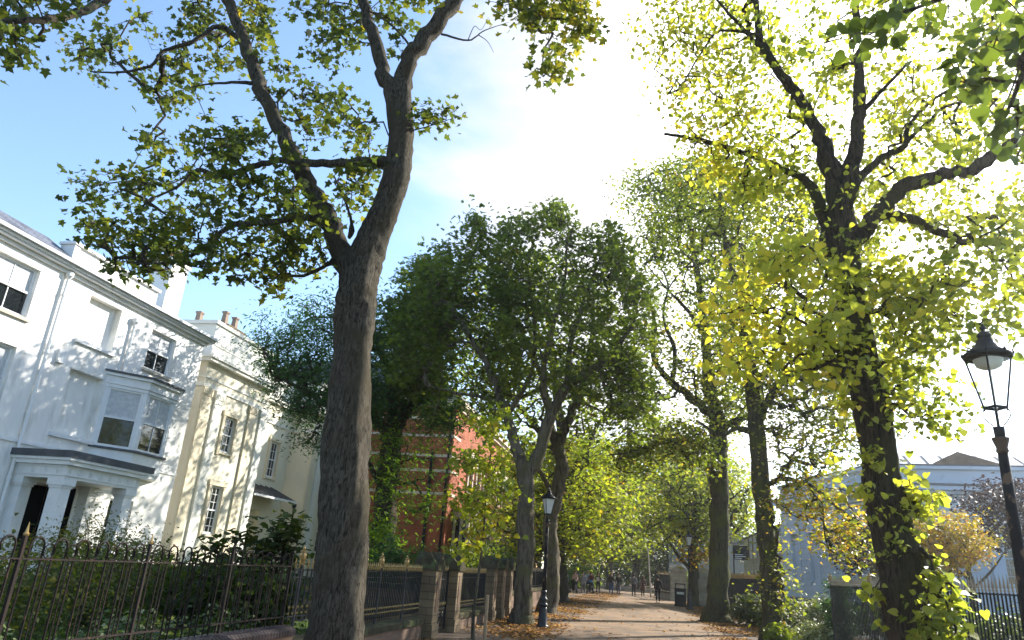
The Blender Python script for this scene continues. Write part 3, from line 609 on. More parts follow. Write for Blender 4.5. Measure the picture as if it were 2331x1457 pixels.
# ---------------------------------------------------------------- far houses beyond the museum
def plain_house(name, label, x0, x1, y0, y1, z, mw, mr, cols=3, rows=2):
    h = empty(name, ((x0+x1)/2, y0, 0), label, 'house')
    side = x0 > 0
    w = MB(); w.box(x0, x1, y0, y1, -.1, z); w.build('wall', mw, h)
    g = MB(); ym = (x0+x1)/2; g.add([(x0-.3, y0-.3, z), (x1+.3, y0-.3, z), (ym, y0-.3, z+2.4), (x0-.3, y1, z), (x1+.3, y1, z), (ym, y1, z+2.4)], [(0, 1, 2), (0, 2, 5, 3), (1, 4, 5, 2), (3, 5, 4)]); g.build('roof', mr, h)
    tfq = tfl((x0, y0), (1, 0), (0, -1))
    W_ = (x1-x0)/cols
    for i in range(cols):
        for j in range(rows):
            window(h, tfq, W_*(i+.5)-.55, W_*(i+.5)+.55, 1.0+j*3.1, 2.9+j*3.1, -.08, 2, 4, sm=M_band)
    tq = tfl((x0 if side else x1, y0), (0, 1), (-1 if side else 1, 0))
    for i in range(3):
        for j in range(rows): window(h, tq, 1.5+3*i, 2.6+3*i, 1.0+j*3.1, 2.9+j*3.1, -.08, 2, 4, sm=M_band)
    return h
plain_house('pale_house', 'pale stuccoed house seen between the two right hand trunks', 10.2, 20, 72, 84, 6.2, M_wstone, M_slate)
plain_house('grey_house', 'low grey house at the far end of the walk behind the stone piers', 2.8, 13, 92, 104, 6.0, mat('grey_render', (.3, .32, .33), (.24, .26, .27), 2), M_slate)
plain_house('far_brick_house', 'brown brick house far down the walk beyond the foliage', 6, 16, 122, 134, 7, M_wbrick, M_slate)
# ================================================================ WALLS, RAILINGS, PIERS
XF = -5.0
h = empty('hoop_top_railing', (XF, 6, 0), 'rusty hoop topped iron railing along the garden of the white house', 'railing')
POSTS = [2.1, 3.65, 5.22, 6.79, 8.36, 9.92]
for i, u in enumerate(POSTS):
    g = MB(); g.box(XF-.014, XF+.014, u-.014, u+.014, .3, 1.57); pm = g.build('post', M_rust, h)
    g = MB(); g.lathe([(.02, 1.571), (.024, 1.585), (.013, 1.6), (.001, 1.68)], 6, (XF, u)); g.build('spear_tip', M_gold if i < 4 else M_rust, pm)
for a, b in zip(POSTS, POSTS[1:]):
    g = MB(); g.box(XF-.016, XF+.016, a+.015, b-.015, 1.385, 1.397); g.box(XF-.016, XF+.016, a+.015, b-.015, .72, .735)
    nh = 6; p = (b-a-.04)/nh; ang = np.linspace(0, PI, 9)
    for k in range(nh):
        c = a+.02+p*(k+.5); r = p*.28
        g.tube([(XF, c-r, .60), (XF, c-r, 1.49)]+[(XF, c-r*math.cos(t), 1.49+r*1.05*math.sin(t)) for t in ang[1:-1]]+[(XF, c+r, 1.49), (XF, c+r, .60)], .009, 5)
        g.tube([(XF, c-r*math.cos(t), .60-r*math.sin(t)) for t in ang], .0065, 5)
        if k < nh:
            c2 = c+p/2; r2 = p*.24
            if k < nh-1: g.tube([(XF+.01, c2+r2*math.cos(t), 1.397+r2+r2*math.sin(t)) for t in np.linspace(0, 2*PI, 13)], .006, 4, True)
            if k < nh-1: g.tube([(XF+.012, c2-p*.03, .735), (XF+.012, c2-p*.03, 1.385)], .0065, 5)
    g.build('railing_panel', M_rust, h)
h = empty('dark_brick_wall', (-4.95, 6, 0), 'low dark brick wall with rounded coping under the hoop topped railing', 'wall')
g = MB(); g.box(-5.12, -4.84, 1, 10.0, 0, .50); g.build('wall', M_wbrick, h)
g = MB(); y = 1.0
while y < 9.95:
    prof = [(-5.15, .505), (-5.15, .57), (-5.1, .61), (-4.98, .625), (-4.86, .61), (-4.81, .57), (-4.81, .505)]
    g.add([(x, y, z) for x, z in prof]+[(x, y+.068, z) for x, z in prof], [tuple(range(7)), tuple(range(7, 14))[::-1]]+[(i, i+7, (i+1) % 7+7, (i+1) % 7) for i in range(7)]); y += .077
g.build('coping', M_bull, h)

def spear_fence(name, label, p0, p1, z0, z1, posts, group=None, pitch=.115, gold=True, sp=.16, cat='railing', hoops=False, urn=True, low=True):
    """iron railing from p0 to p1 with spear tops; posts carry urn finials"""
    p0 = np.array(p0, float); p1 = np.array(p1, float); d = p1-p0; ln = np.linalg.norm(d); d /= ln; nn_ = np.array([-d[1], d[0]])
    h = empty(name, (p0[0], p0[1], 0), label, cat, group)
    tfq = tfl(p0, d, nn_)
    cuts = sorted([0]+[q for q in posts if 0.05 < q < ln-.05]+[ln])
    for q in posts:
        g = MB(tfq); g.lathe([(.026, z0-.1), (.026, z1+.02), (.036, z1+.03), (.036, z1+.06)], 8, (q, 0)); pp = g.build('post', M_black, h)
        g = MB(tfq); zz = z1+.06
        if urn: g.lathe([(.02, zz), (.022, zz+.03), (.05, zz+.08), (.058, zz+.13), (.04, zz+.17), (.052, zz+.185), (.052, zz+.195), (.018, zz+.205), (.024, zz+.23), (.012, zz+.255), (.001, zz+.275)], 8, (q, 0))
        else: g.lathe([(.02, zz), (.04, zz+.05), (.001, zz+.16)], 6, (q, 0))
        g.build('finial', M_gold, pp)
    for a, b in zip(cuts, cuts[1:]):
        g = MB(tfq); t = MB(tfq)
        g.box(a+.02, b-.02, -.012, .012, z1-.02, z1); g.box(a+.02, b-.02, -.012, .012, z0+.05, z0+.07); g.box(a+.02, b-.02, -.010, .010, z1-.12, z1-.105) if low else None
        nb = max(1, int(round((b-a)/pitch)))
        for k in range(nb):
            u = a+(b-a)*(k+.5)/nb; g.box(u-.0105, u+.0105, -.009, .009, z0, z1+.01)
            t.lathe([(.007, z1+.01), (.018, z1+.05), (.010, z1+.06), (.020, z1+.085), (.001, z1+sp)], 4, (u, 0))
            if low:
                t.lathe([(.007, z0+.071), (.02, z0+.1), (.007, z0+.13)], 4, (u, 0)); t.lathe([(.007, z0+.15), (.02, z0+.18), (.001, z0+.24)], 4, (u, 0.0))
        pn = g.build('railing_panel', M_iron, h); t.build('spears', M_gold if gold else M_pale, pn)
    return h
def low_wall(name, label, p0, p1, z, th=.3, m=None, cat='wall', capm=None, group=None):
    p0 = np.array(p0, float); p1 = np.array(p1, float); d = p1-p0; ln = np.linalg.norm(d); d /= ln; nn_ = np.array([-d[1], d[0]])
    h = empty(name, (p0[0], p0[1], 0), label, cat, group); tfq = tfl(p0, d, nn_)
    g = MB(tfq); g.box(0, ln, -th/2, th/2, -.05, z-.13); g.build('wall', m or M_wbrick, h)
    g = MB(tfq); u = 0
    while u < ln-.02:
        e = min(u+.9, ln); hw = th/2+.05; x0_, x1_ = u+.003, e-.003
        pr = [(-hw, z-.128), (-hw, z-.03), (-hw+.04, z), (hw-.04, z), (hw, z-.03), (hw, z-.128)]
        g.add([(x0_, a, b) for a, b in pr]+[(x1_, a, b) for a, b in pr], [tuple(range(6)), tuple(range(6, 12))[::-1]]+[(i, i+6, (i+1) % 6+6, (i+1) % 6) for i in range(6)]); u += .9
    g.build('coping', capm or M_cap, h); return h
spear_fence('spear_railing', 'iron railing with brown spears at the corner behind the big sycamore', (-5.0, 10.0), (-5.0, 12.5), .66, 1.36, [.25, 1.6], pitch=.15, gold=True)
low_wall('garden_wall', 'brick garden wall with stone coping directly beside the big sycamore', (-4.95, 10.02), (-4.95, 16.0), .44)
spear_fence('gilded_railing', 'black iron railing with gilded spears between the big sycamore and the first pier', (-4.95, 12.6), (-4.95, 16.1), .52, 1.36, [.02, .85, 2.35], pitch=.1)
def pier(x0, x1, y0, y1, ze, zp, name, label, group, m, over=.05, panel=True):
    h = empty(name, ((x0+x1)/2, (y0+y1)/2, 0), label, 'pier', group)
    g = MB(); g.box(x0, x1, y0, y1, 0, ze); g.box(x0-.03, x1+.03, y0-.03, y1+.03, -.02, .3); g.build('shaft', m, h)
    a0, a1, b0, b1 = x0-over, x1+over, y0-over, y1+over; xm, ym = (x0+x1)/2, (y0+y1)/2
    g = MB(); g.box(a0, a1, b0, b1, ze+.001, ze+.1); zb = ze+.1
    g.add([(a0, b0, zb), (a1, b0, zb), (a1, b1, zb), (a0, b1, zb), (xm, b0, zp), (a1, ym, zp), (xm, b1, zp), (a0, ym, zp), (xm, ym, zp)],
          [(0, 1, 4), (1, 2, 5), (2, 3, 6), (3, 0, 7), (0, 4, 8), (0, 8, 7), (1, 5, 8), (1, 8, 4), (2, 6, 8), (2, 8, 5), (3, 7, 8), (3, 8, 6)])
    g.build('cap', M_cap if m is M_stone else M_wstone, h)
    if panel:
        g = MB(); w = (y1-y0); g.box(x1+.002, x1+.012, y0+w*.32, y1-w*.32, .55, 1.3); g.build('panel', M_wbrick, h)
    return h
PG = 'stone gate piers with gabled caps on the left'
for (y0, lb) in ((16.1, 'sandstone pier with gabled cap at the end of the gilded railing, nearest of five'), (18.05, 'sandstone pier with gabled cap just behind the young staked tree'),
                 (22.55, 'sandstone pier with gabled cap third from the camera, left of the big dark trunk'), (24.0, 'sandstone pier with gabled cap beyond the third pier, slightly taller'), (25.35, 'sandstone pier with gabled cap furthest down the walk, beside the dark trunk')):
    pier(-5.08, -4.62, y0, y0+.46, 1.42 if y0 < 20 else 1.5, 1.80 if y0 < 20 else 1.9, 'gate_pier', lb, PG, M_stone)
# small ornate gate between the first piers
h = empty('garden_gate', (-4.85, 17.3, 0), 'black ornate iron gate between the two nearest sandstone piers', 'gate')
g = MB()
for z in (.12, .55, 1.2): g.box(-4.87, -4.83, 16.6, 18.0, z, z+.025)
for y in (16.6, 17.97): g.box(-4.87, -4.83, y, y+.03, .08, 1.45)
for k in range(10): y = 16.72+k*.13; g.box(-4.86, -4.84, y, y+.016, .575, 1.4)
g.build('gate_frame', M_iron, h)
g = MB()
for k in range(4):
    y = 16.8+k*.33; sp_ = [(-4.85, y+.13*math.cos(t)*(1-t/12), .34+.16*math.sin(t)*(1-t/12)) for t in np.linspace(0, 9, 18)]; g.tube(sp_, .009, 4)
g.build('scrollwork', M_iron, h)
g = MB()
for k in range(10): y = 16.728+k*.13; g.lathe([(.008, 1.401), (.02, 1.44), (.001, 1.54)], 4, (-4.85, y)); g.lathe([(.008, .6), (.02, .66), (.001, .75)], 4, (-4.85, y))
g.build('spears', M_gold, h)
low_wall('garden_wall', 'low stone capped wall between the second and third sandstone piers', (-4.88, 18.55), (-4.88, 22.5), .40)
spear_fence('gilded_railing', 'black iron railing with gilded spears between the second and third sandstone piers', (-4.88, 18.6), (-4.88, 22.5), .46, 1.36, [.75], pitch=.1)
for a, b, s in ((23.05, 23.98, 'third and fourth'), (24.5, 25.33, 'fourth and fifth')):
    spear_fence('iron_gate', 'narrow iron gate between the %s sandstone piers' % s, (-4.85, a), (-4.85, b), .1, 1.3, [], pitch=.12, cat='gate')
low_wall('boundary_wall', 'long low garden wall beyond the five piers on the left', (-5.0, 25.9), (-5.5, 48), .78, m=M_wbrick)
spear_fence('iron_railing', 'dark iron railing on the long low wall beyond the five piers', (-5.0, 25.95), (-5.5, 47.9), .8, 1.5, [3, 9, 15, 21], pitch=.15, gold=False, low=False)
# garden cross wall
low_wall('garden_wall', 'tan stone wall crossing the garden in front of the cream house', (-5.25, 18.6), (-15.5, 18.1), 1.0, .3, M_stone)
# right side
FG = None
spear_fence('museum_fence', 'tall black museum fence with pale spears behind the ivy clad lime', (4.9, 21.8), (4.9, 2.2), .12, 1.72, [.02, 3.7, 7.6, 11.2, 15.0, 18.6], pitch=.12, gold=False, sp=.26, low=False)
low_wall('kerb_wall', 'low stone kerb under the tall museum fence', (4.9, 22.2), (4.9, 2.0), .13, .25)
spear_fence('museum_railing', 'dark railing with orange brown spears behind the mossy trunk', (4.3, 51.3), (4.85, 34.0), .3, 1.85, [.5, 4.5, 8.5, 12.5, 16.9], pitch=.13, gold=True, sp=.28, low=False)
low_wall('kerb_wall', 'low stone kerb under the orange brown spears', (4.3, 51.3), (4.85, 34.0), .3, .3)
low_wall('courtyard_wall', 'low pale wall in the gap between the two museum fences', (9.5, 43.5), (5.2, 34.5), .75, .3, M_wstone)
PW = 'pale stone gate piers on the right'
pier(1.75, 2.95, 60, 61.2, 2.2, 2.75, 'stone_pier', 'pale stone gate pier behind the walker in black', PW, M_wstone, .08, False)
pier(3.05, 4.25, 51.6, 52.8, 1.95, 2.5, 'stone_pier', 'pale stone gate pier behind the far right lamp post', PW, M_wstone, .08, False)
low_wall('pier_wall', 'short stone wall with railing beyond the walker in black', (.9, 68), (1.9, 61.3), .6, .3, M_wstone)
spear_fence('far_railing', 'short dark railing beyond the walker in black', (.9, 68), (1.9, 61.3), .62, 1.9, [.3, 3.4], pitch=.14, gold=True, low=False)

# ================================================================ LAMPS
def lamp(x, y, s, label, rz=0., full=True, w=1.):
    h = empty('street_lamp', (x, y, 0), label, 'street lamp', 'Victorian style lamp posts along the walk', rz); h.scale = (s*w, s*w, s)
    g = MB(); g.lathe([(.21, 0), (.21, .06), (.185, .09), (.165, .12), (.13, .55), (.12, .66)], 16, flute=.06)
    g.lathe([(.15, .661), (.16, .70), (.12, .74), (.10, .80), (.13, .85), (.13, .88), (.085, .93), (.075, 1.02), (.095, 1.06), (.095, 1.10), (.06, 1.16)], 14); g.build('base', M_black, h, True, False)
    g = MB(); g.lathe([(.072, 1.1), (.066, 1.6), (.06, 2.4), (.052, 3.2)], 14); g.lathe([(.06, 1.62), (.072, 1.64), (.06, 1.66)], 12); g.build('shaft', M_brown, h, True, False)
    g = MB(); g.lathe([(.055, 3.12), (.068, 3.14), (.058, 3.17), (.07, 3.2), (.088, 3.25), (.092, 3.265), (.06, 3.27)], 14); g.build('collar', mat('bronze', (.10, .06, .035), (.06, .04, .025), 8, .6) if 'bronze' not in MATS else MATS['bronze'], h, True, False)
    g = MB(); g.lathe([(.055, 3.271), (.06, 3.37)], 10); g.lathe([(.016, 3.37), (.016, 3.55)], 8)
    for k in range(4):
        a = PI/4+k*PI/2; ca, sa = math.cos(a), math.sin(a)
        g.tube([(ca*r_, sa*r_, z) for r_, z in ((.05, 3.36), (.055, 3.39), (.10, 3.43), (.135, 3.48), (.13, 3.53), (.10, 3.56))], .007, 6)
    g.build('bracket', M_iron, h, True, False)
    ln = MB(); R0, R1, z0, z1 = .115, .235, 3.56, 4.06
    for k in range(4):
        a = PI/4+k*PI/2; ln.tube([(R0*math.cos(a), R0*math.sin(a), z0), (R1*math.cos(a), R1*math.sin(a), z1)], .011, 5)
    for R_, z in ((R0, z0), (R1, z1)): ln.lathe([(R_+.01, z-.012), (R_+.01, z+.012), (R_-.022, z+.012), (R_-.022, z-.012), (R_+.01, z-.012)], 4, rot=PI/4, cap=False)
    for k in range(4): a = PI/4+k*PI/2; ln.ico((R0*math.cos(a), R0*math.sin(a), z0-.02), .013)
    lo = ln.build('lantern_frame', M_iron, h, False, False)
    g = MB()
    for k in range(4):
        a, b = PI/4+k*PI/2, PI/4+(k+1)*PI/2; e = .985
        g.add([(R0*e*math.cos(a), R0*e*math.sin(a), z0+.014), (R0*e*math.cos(b), R0*e*math.sin(b), z0+.014), (R1*e*math.cos(b), R1*e*math.sin(b), z1-.014), (R1*e*math.cos(a), R1*e*math.sin(a), z1-.014)], [(0, 1, 2, 3)])
    g.build('pane', M_clear if full else M_frost, lo, False, False)
    g = MB(); g.lathe([(.001, 3.95), (.08, 3.955), (.135, 3.98), (.155, 4.03), (.16, 4.05)], 18, cap=False); g.build('reflector', M_frost, lo, True, False)
    g = MB(); g.lathe([(.010, 3.55), (.010, 3.95)], 8); g.build('tube', M_frost, lo, True, False)
    g = MB(); g.lathe([(.255, 4.06), (.27, 4.08), (.262, 4.10), (.21, 4.13), (.155, 4.17), (.105, 4.215), (.09, 4.24), (.09, 4.25), (.07, 4.255), (.07, 4.285), (.08, 4.29), (.078, 4.31), (.05, 4.335), (.022, 4.345), (.018, 4.355), (.034, 4.372), (.034, 4.39), (.014, 4.405), (.008, 4.42), (.001, 4.44)], 18)
    cp = g.build('canopy', M_iron, h, True, False)
    g = MB()
    for k in range(16):
        a = k*PI/8; ca, sa = math.cos(a), math.sin(a)
        g.lathe([(.001, 4.075), (.018, 4.09), (.022, 4.108), (.01, 4.12), (.001, 4.145)], 6, (.258*ca, .258*sa)) if k % 2 == 0 else g.lathe([(.001, 4.085), (.013, 4.095), (.001, 4.11)], 5, (.25*ca, .25*sa))
    g.build('cresting', M_iron, cp, False, False)
    return h
LS = .90
pr = P(2237, 765, 7.0); 
lamp(2.98, 6.72, LS, 'tall black lamp post nearest the camera, clear glass lantern against the bright sky', .35, True, .82)
lamp(-3.0, 22.05, LS, 'black lamp post beside the forked trunk on the left of the walk', .5, False)
lamp(2.36, 44.9, LS*1.1, 'black lamp post by the litter bin on the right of the walk', .2, False)
lamp(.75, 72, LS, 'furthest black lamp post, behind the woman in the brown coat', .1, False)

# ================================================================ LITTER BIN, SIGN
h = empty('litter_bin', (2.0, 48.8, 0), 'dark square litter bin left of the far right lamp post', 'litter bin')
g = MB(); g.box(1.66, 2.34, 48.5, 49.1, .05, 1.0); g.box(1.62, 2.38, 48.46, 49.14, 0, .1); g.build('body', M_iron, h)
g = MB(); g.box(1.63, 2.37, 48.47, 49.13, 1.001, 1.08); g.box(1.68, 2.32, 48.52, 49.08, 1.30, 1.36)
for a in (1.69, 2.27):
    for b in (48.53, 49.03): g.box(a, a+.04, b, b+.04, 1.08, 1.3)
g.build('lid', M_iron, h)
g = MB(); g.box(1.78, 2.22, 48.488, 48.499, .72, .86); g.build('notice', M_frost, h)
h = empty('notice_board', (6.6, 58, 0), 'dark notice board with pale lines of lettering by the museum railing', 'sign')
c = P(1672, 1262, 58)
g = MB(); g.box(c[0]-.1, c[0]+1.0, 57.97, 58.03, c[2]-.35, c[2]+.65); g.build('board', M_iron, h)
g = MB()
for k, wd_ in enumerate((.6, .8, .5)): g.box(c[0]+.02, c[0]+.02+wd_, 57.962, 57.969, c[2]-.02-k*.13, c[2]+.03-k*.13)
g.build('lettering', M_wtrim, h)
g = MB(); g.lathe([(.05, 0), (.05, c[2]+.6)], 8, (c[0]-.06, 58.1)); g.build('post', M_iron, h)

# ================================================================ PEOPLE
def skin_mesh(name, verts, edges, m, parent, sub=1, root=0):
    me = bpy.data.meshes.new(name); me.from_pydata([v[:3] for v in verts], edges, []); me.update()
    o = bpy.data.objects.new(name, me); C.objects.link(o)
    sk = o.modifiers.new('s', 'SKIN'); sk.use_smooth_shade = True
    for i, v in enumerate(verts): me.skin_vertices[0].data[i].radius = (v[3], v[4] if len(v) > 4 else v[3]); me.skin_vertices[0].data[i].use_root = (i == root)
    if sub: ss = o.modifiers.new('d', 'SUBSURF'); ss.levels = sub; ss.render_levels = sub
    bpy.context.view_layer.update(); dg = bpy.context.evaluated_depsgraph_get()
    ev = bpy.data.meshes.new_from_object(o.evaluated_get(dg)); bpy.data.objects.remove(o); ev.name = name
    ev.materials.clear(); return link(name, ev, m, parent, True, False)
M_skin = mat('skin', (.52, .32, .22), (.46, .27, .19), 6, .55)
CM = {}
def cloth(c):
    if c not in CM: CM[c] = mat('cloth_%d' % len(CM), c, tuple(x*.75 for x in c), 7, .9, .2, 60)
    return CM[c]
def person(x, y, rz, ht, label, top, legs, hair, step=.22, coat=0., skirt=False, arms='swing', longhair=False, lead=1, shoes=(.02, .02, .02), group=None, z=0.):
    h = empty('person', (x, y, z), label, 'person', group, rz); s = ht/1.75; h.scale = (s, s, s)
    J = {}
    J['pel'] = (0, 0, .94, .09, .065); J['spi'] = (0, .0, 1.12, .09, .065); J['che'] = (0, .01, 1.32, .12, .08); J['nk'] = (0, .01, 1.47, .05, .05); J['hb'] = (0, .03, 1.56, .06, .07); J['hm'] = (0, .02, 1.645, .085, .10); J['ht'] = (0, .01, 1.725, .06, .07)
    J['nose'] = (0, .135, 1.635, .012, .012)
    V = {}; 
    for sd_, q in ((-1, 'l'), (1, 'r')):
        f = sd_*lead*step
        J['sh'+q] = (.17*sd_, 0, 1.40, .055, .055)
        if arms == 'push':
            J['el'+q] = (.20*sd_, .05, 1.14, .042, .042); J['wr'+q] = (.17*sd_, .30, 1.06, .027, .027); hd = np.array([0, .9, -.2])
        elif arms == 'hold':
            J['el'+q] = (.21*sd_, .03, 1.13, .042, .042); J['wr'+q] = (.10*sd_, .22, 1.17, .027, .027); hd = np.array([-.5*sd_, .6, .2])
        else:
            J['el'+q] = (.225*sd_, -f*.25, 1.13, .042, .042); J['wr'+q] = (.235*sd_, -f*.6+.04, .89, .027, .027); hd = np.array([0, .15-f*.5, -1.])
        hd = hd/np.linalg.norm(hd); wr = np.array(J['wr'+q][:3]); pm = wr+hd*.06; J['pm'+q] = (*pm, .032, .018)
        sidev = np.cross(hd, [sd_*1., 0, 0]); sidev = sidev/(np.linalg.norm(sidev)+1e-6)
        for k, (o_, l_) in enumerate(((-.03, .062), (-.01, .075), (.01, .072), (.028, .055))):
            b_ = pm+sidev*o_+hd*.03; J['f%d%s' % (k, q)] = (*b_, .009, .009); J['g%d%s' % (k, q)] = (*(b_+hd*l_*.6+np.array([-sd_*.012, .01, 0])), .008, .008); J['k%d%s' % (k, q)] = (*(b_+hd*l_+np.array([-sd_*.035, .0, .0])), .0065, .0065)
        tb = wr+hd*.03-sidev*.035; J['t0'+q] = (*tb, .011, .011); J['t1'+q] = (*(tb+hd*.035-sidev*.025), .009, .009)
        J['hip'+q] = (.09*sd_, 0, .88, .065, .065); J['kn'+q] = (.095*sd_, f*.55+.03, .50, .056, .056); J['an'+q] = (.095*sd_, f*1.1-(.05 if f < 0 else 0), .09+(.06 if f < 0 else 0), .036, .036); J['to'+q] = (.10*sd_, f*1.1+.13-(.05 if f < 0 else 0), .035, .034, .028)
    keys = list(J); ix = {k: i for i, k in enumerate(keys)}
    E_ = [('pel', 'spi'), ('spi', 'che'), ('che', 'nk'), ('nk', 'hb'), ('hb', 'hm'), ('hm', 'ht'), ('hm', 'nose')]
    for q in 'lr':
        E_ += [('che', 'sh'+q), ('sh'+q, 'el'+q), ('el'+q, 'wr'+q), ('wr'+q, 'pm'+q), ('wr'+q, 't0'+q), ('t0'+q, 't1'+q), ('pel', 'hip'+q), ('hip'+q, 'kn'+q), ('kn'+q, 'an'+q), ('an'+q, 'to'+q)]
        for k in range(4): E_ += [('pm'+q, 'f%d%s' % (k, q)), ('f%d%s' % (k, q), 'g%d%s' % (k, q)), ('g%d%s' % (k, q), 'k%d%s' % (k, q))]
    skin_mesh('body', [J[k] for k in keys], [(ix[a], ix[b]) for a, b in E_], M_skin, h)
    def part(name, ks, es, m, gr=.02, ov={}):
        vv = [tuple(J[k][:3])+(J[k][3]+ov.get(k, gr), J[k][4]+ov.get(k, gr)) for k in ks]; id_ = {k: i for i, k in enumerate(ks)}
        skin_mesh(name, vv, [(id_[a], id_[b]) for a, b in es], m, h)
    J['wl'] = (*(np.array(J['wrl'][:3])*.93+np.array(J['ell'][:3])*.07), .03, .03); J['wrr_'] = (*(np.array(J['wrr'][:3])*.93+np.array(J['elr'][:3])*.07), .03, .03)
    J['nk_'] = (0, .008, 1.45, .06, .06)
    J['hem'] = (0, .0, .84, .15, .115)
    ov_ = {'pel': .068, 'spi': .055, 'che': .045, 'hem': .01}
    part('jacket', ['hem', 'pel', 'spi', 'che', 'nk_', 'shl', 'shr', 'ell', 'elr', 'wl', 'wrr_'], [('hem', 'pel'), ('pel', 'spi'), ('spi', 'che'), ('che', 'nk_'), ('che', 'shl'), ('che', 'shr'), ('shl', 'ell'), ('shr', 'elr'), ('ell', 'wl'), ('elr', 'wrr_')], cloth(top), .022, ov_)
    part('trousers', ['pel', 'hipl', 'hipr', 'knl', 'knr', 'anl', 'anr'], [('pel', 'hipl'), ('pel', 'hipr'), ('hipl', 'knl'), ('hipr', 'knr'), ('knl', 'anl'), ('knr', 'anr')], cloth(legs), .016, {'pel': .05, 'hipl': .04, 'hipr': .04})
    if coat or skirt:
        zl = coat or .45; g = MB(); pr_ = [(.235, zl), (.215, (zl+1)/2), (.165, .98), (.15, 1.1)]; n_ = 14; vs = []
        for r, zz in pr_:
            for i in range(n_): a = 2*PI*i/n_; vs.append((r*math.cos(a)*.95, r*math.sin(a)*(.8+.1*math.sin(3*a)), zz))
        g.add(vs, [(j*n_+i, j*n_+(i+1) % n_, (j+1)*n_+(i+1) % n_, (j+1)*n_+i) for j in range(3) for i in range(n_)]); g.build('coat_skirt' if coat else 'skirt', cloth(top if coat else legs), h, True, False)
    g = MB(); g.ico((0, -.012, 1.672), .112, 1.02, 1, .92, 1.06)
    if longhair: g.ico((0, -.055, 1.55), .105, 1.5, 1, 1., .62)
    g.v = [(a, b if b < .055 or c > 1.69 else .055, c) for a, b, c in g.v]; g.build('hair', cloth(hair), h, True, False)
    g = MB()
    for q in (-.032, .032): g.ico((q, .112, 1.655), .009)
    g.build('eyes', M_iron, h, True, False)
    g = MB()
    for q in 'lr':
        a, t = J['an'+q], J['to'+q]; yy = (a[1]+t[1])/2; zz = min(a[2], .09); g.ico((t[0], yy, max(.035, a[2]-.055)), .07, .62, 1, .66, 2.0)
    g.v = [(a, b, max(c, .0)) for a, b, c in g.v]; g.build('shoes', cloth(shoes), h, True, False)
    return h
TW = PI     # facing the camera
CR = 'people walking on the path'
DK = (.02, .02, .022)
person(-5.74, 60.3, TW, 1.66, 'woman in a pale pink top pushing the dark pushchair', (.6, .42, .40), (.1, .1, .13), (.10, .06, .04), arms='push', longhair=True, group=CR)
person(-5.28, 62.6, TW, 1.68, 'person in pale blue grey coat between the two pushchairs', (.34, .38, .48), (.28, .3, .38), (.16, .11, .07), longhair=True, group=CR, coat=.7)
person(-4.62, 62.6, TW, 1.7, 'woman in a dark red top pushing the blue pushchair', (.13, .04, .045), DK, (.07, .04, .03), arms='push', longhair=True, group=CR)
person(-4.15, 64.2, TW, 1.66, 'woman in black holding a white sheet of paper', DK, DK, (.16, .09, .05), arms='hold', longhair=True, group=CR)
person(-6.35, 67.5, TW, 1.78, 'person in brown jacket behind the woman in pink', (.16, .11, .08), DK, (.05, .035, .03), group=CR)
person(-5.3, 68.0, TW, 1.78, 'person in pale grey top behind the two pushchairs', (.36, .36, .38), (.08, .08, .12), (.3, .22, .12), group=CR, lead=-1)
person(-7.0, 65, TW, 1.6, 'woman in grey coat beside the ivy clad trunk on the left', (.22, .22, .24), DK, (.08, .05, .04), group=CR, coat=.6)
person(-3.0, 63.3, TW, 1.74, 'man in dark gilet and blue jeans walking towards the camera', (.06, .055, .05), (.07, .12, .24), (.22, .2, .18), group=CR)
person(-2.45, 64.2, TW, 1.66, 'woman in black jacket and grey skirt beside the man in blue jeans', DK, (.13, .12, .13), (.28, .19, .1), skirt=True, group=CR, longhair=True, lead=-1)
person(-1.15, 63.2, 0, 1.78, 'man in a grey suit walking away on the path', (.15, .16, .18), (.05, .05, .06), (.12, .07, .04), group=CR)
person(-.42, 64.8, 0, 1.66, 'woman in a long brown coat walking away', (.13, .065, .045), DK, (.14, .06, .03), coat=.5, group=CR, longhair=True, lead=-1)
person(.67, 52.4, 0, 1.74, 'person in black jacket and white soled shoes walking away alone', (.02, .022, .024), DK, DK, group=CR, shoes=(.6, .6, .58), step=.3)
h = tag(MB().build('x', M_wtrim) if False else (lambda g: (g.box(-4.28, -4.06, 63.93, 63.94, 1.0, 1.3), g.build('paper_sheet', M_wtrim))[1])(MB()), 'white sheet of paper held by the woman in black', 'paper')
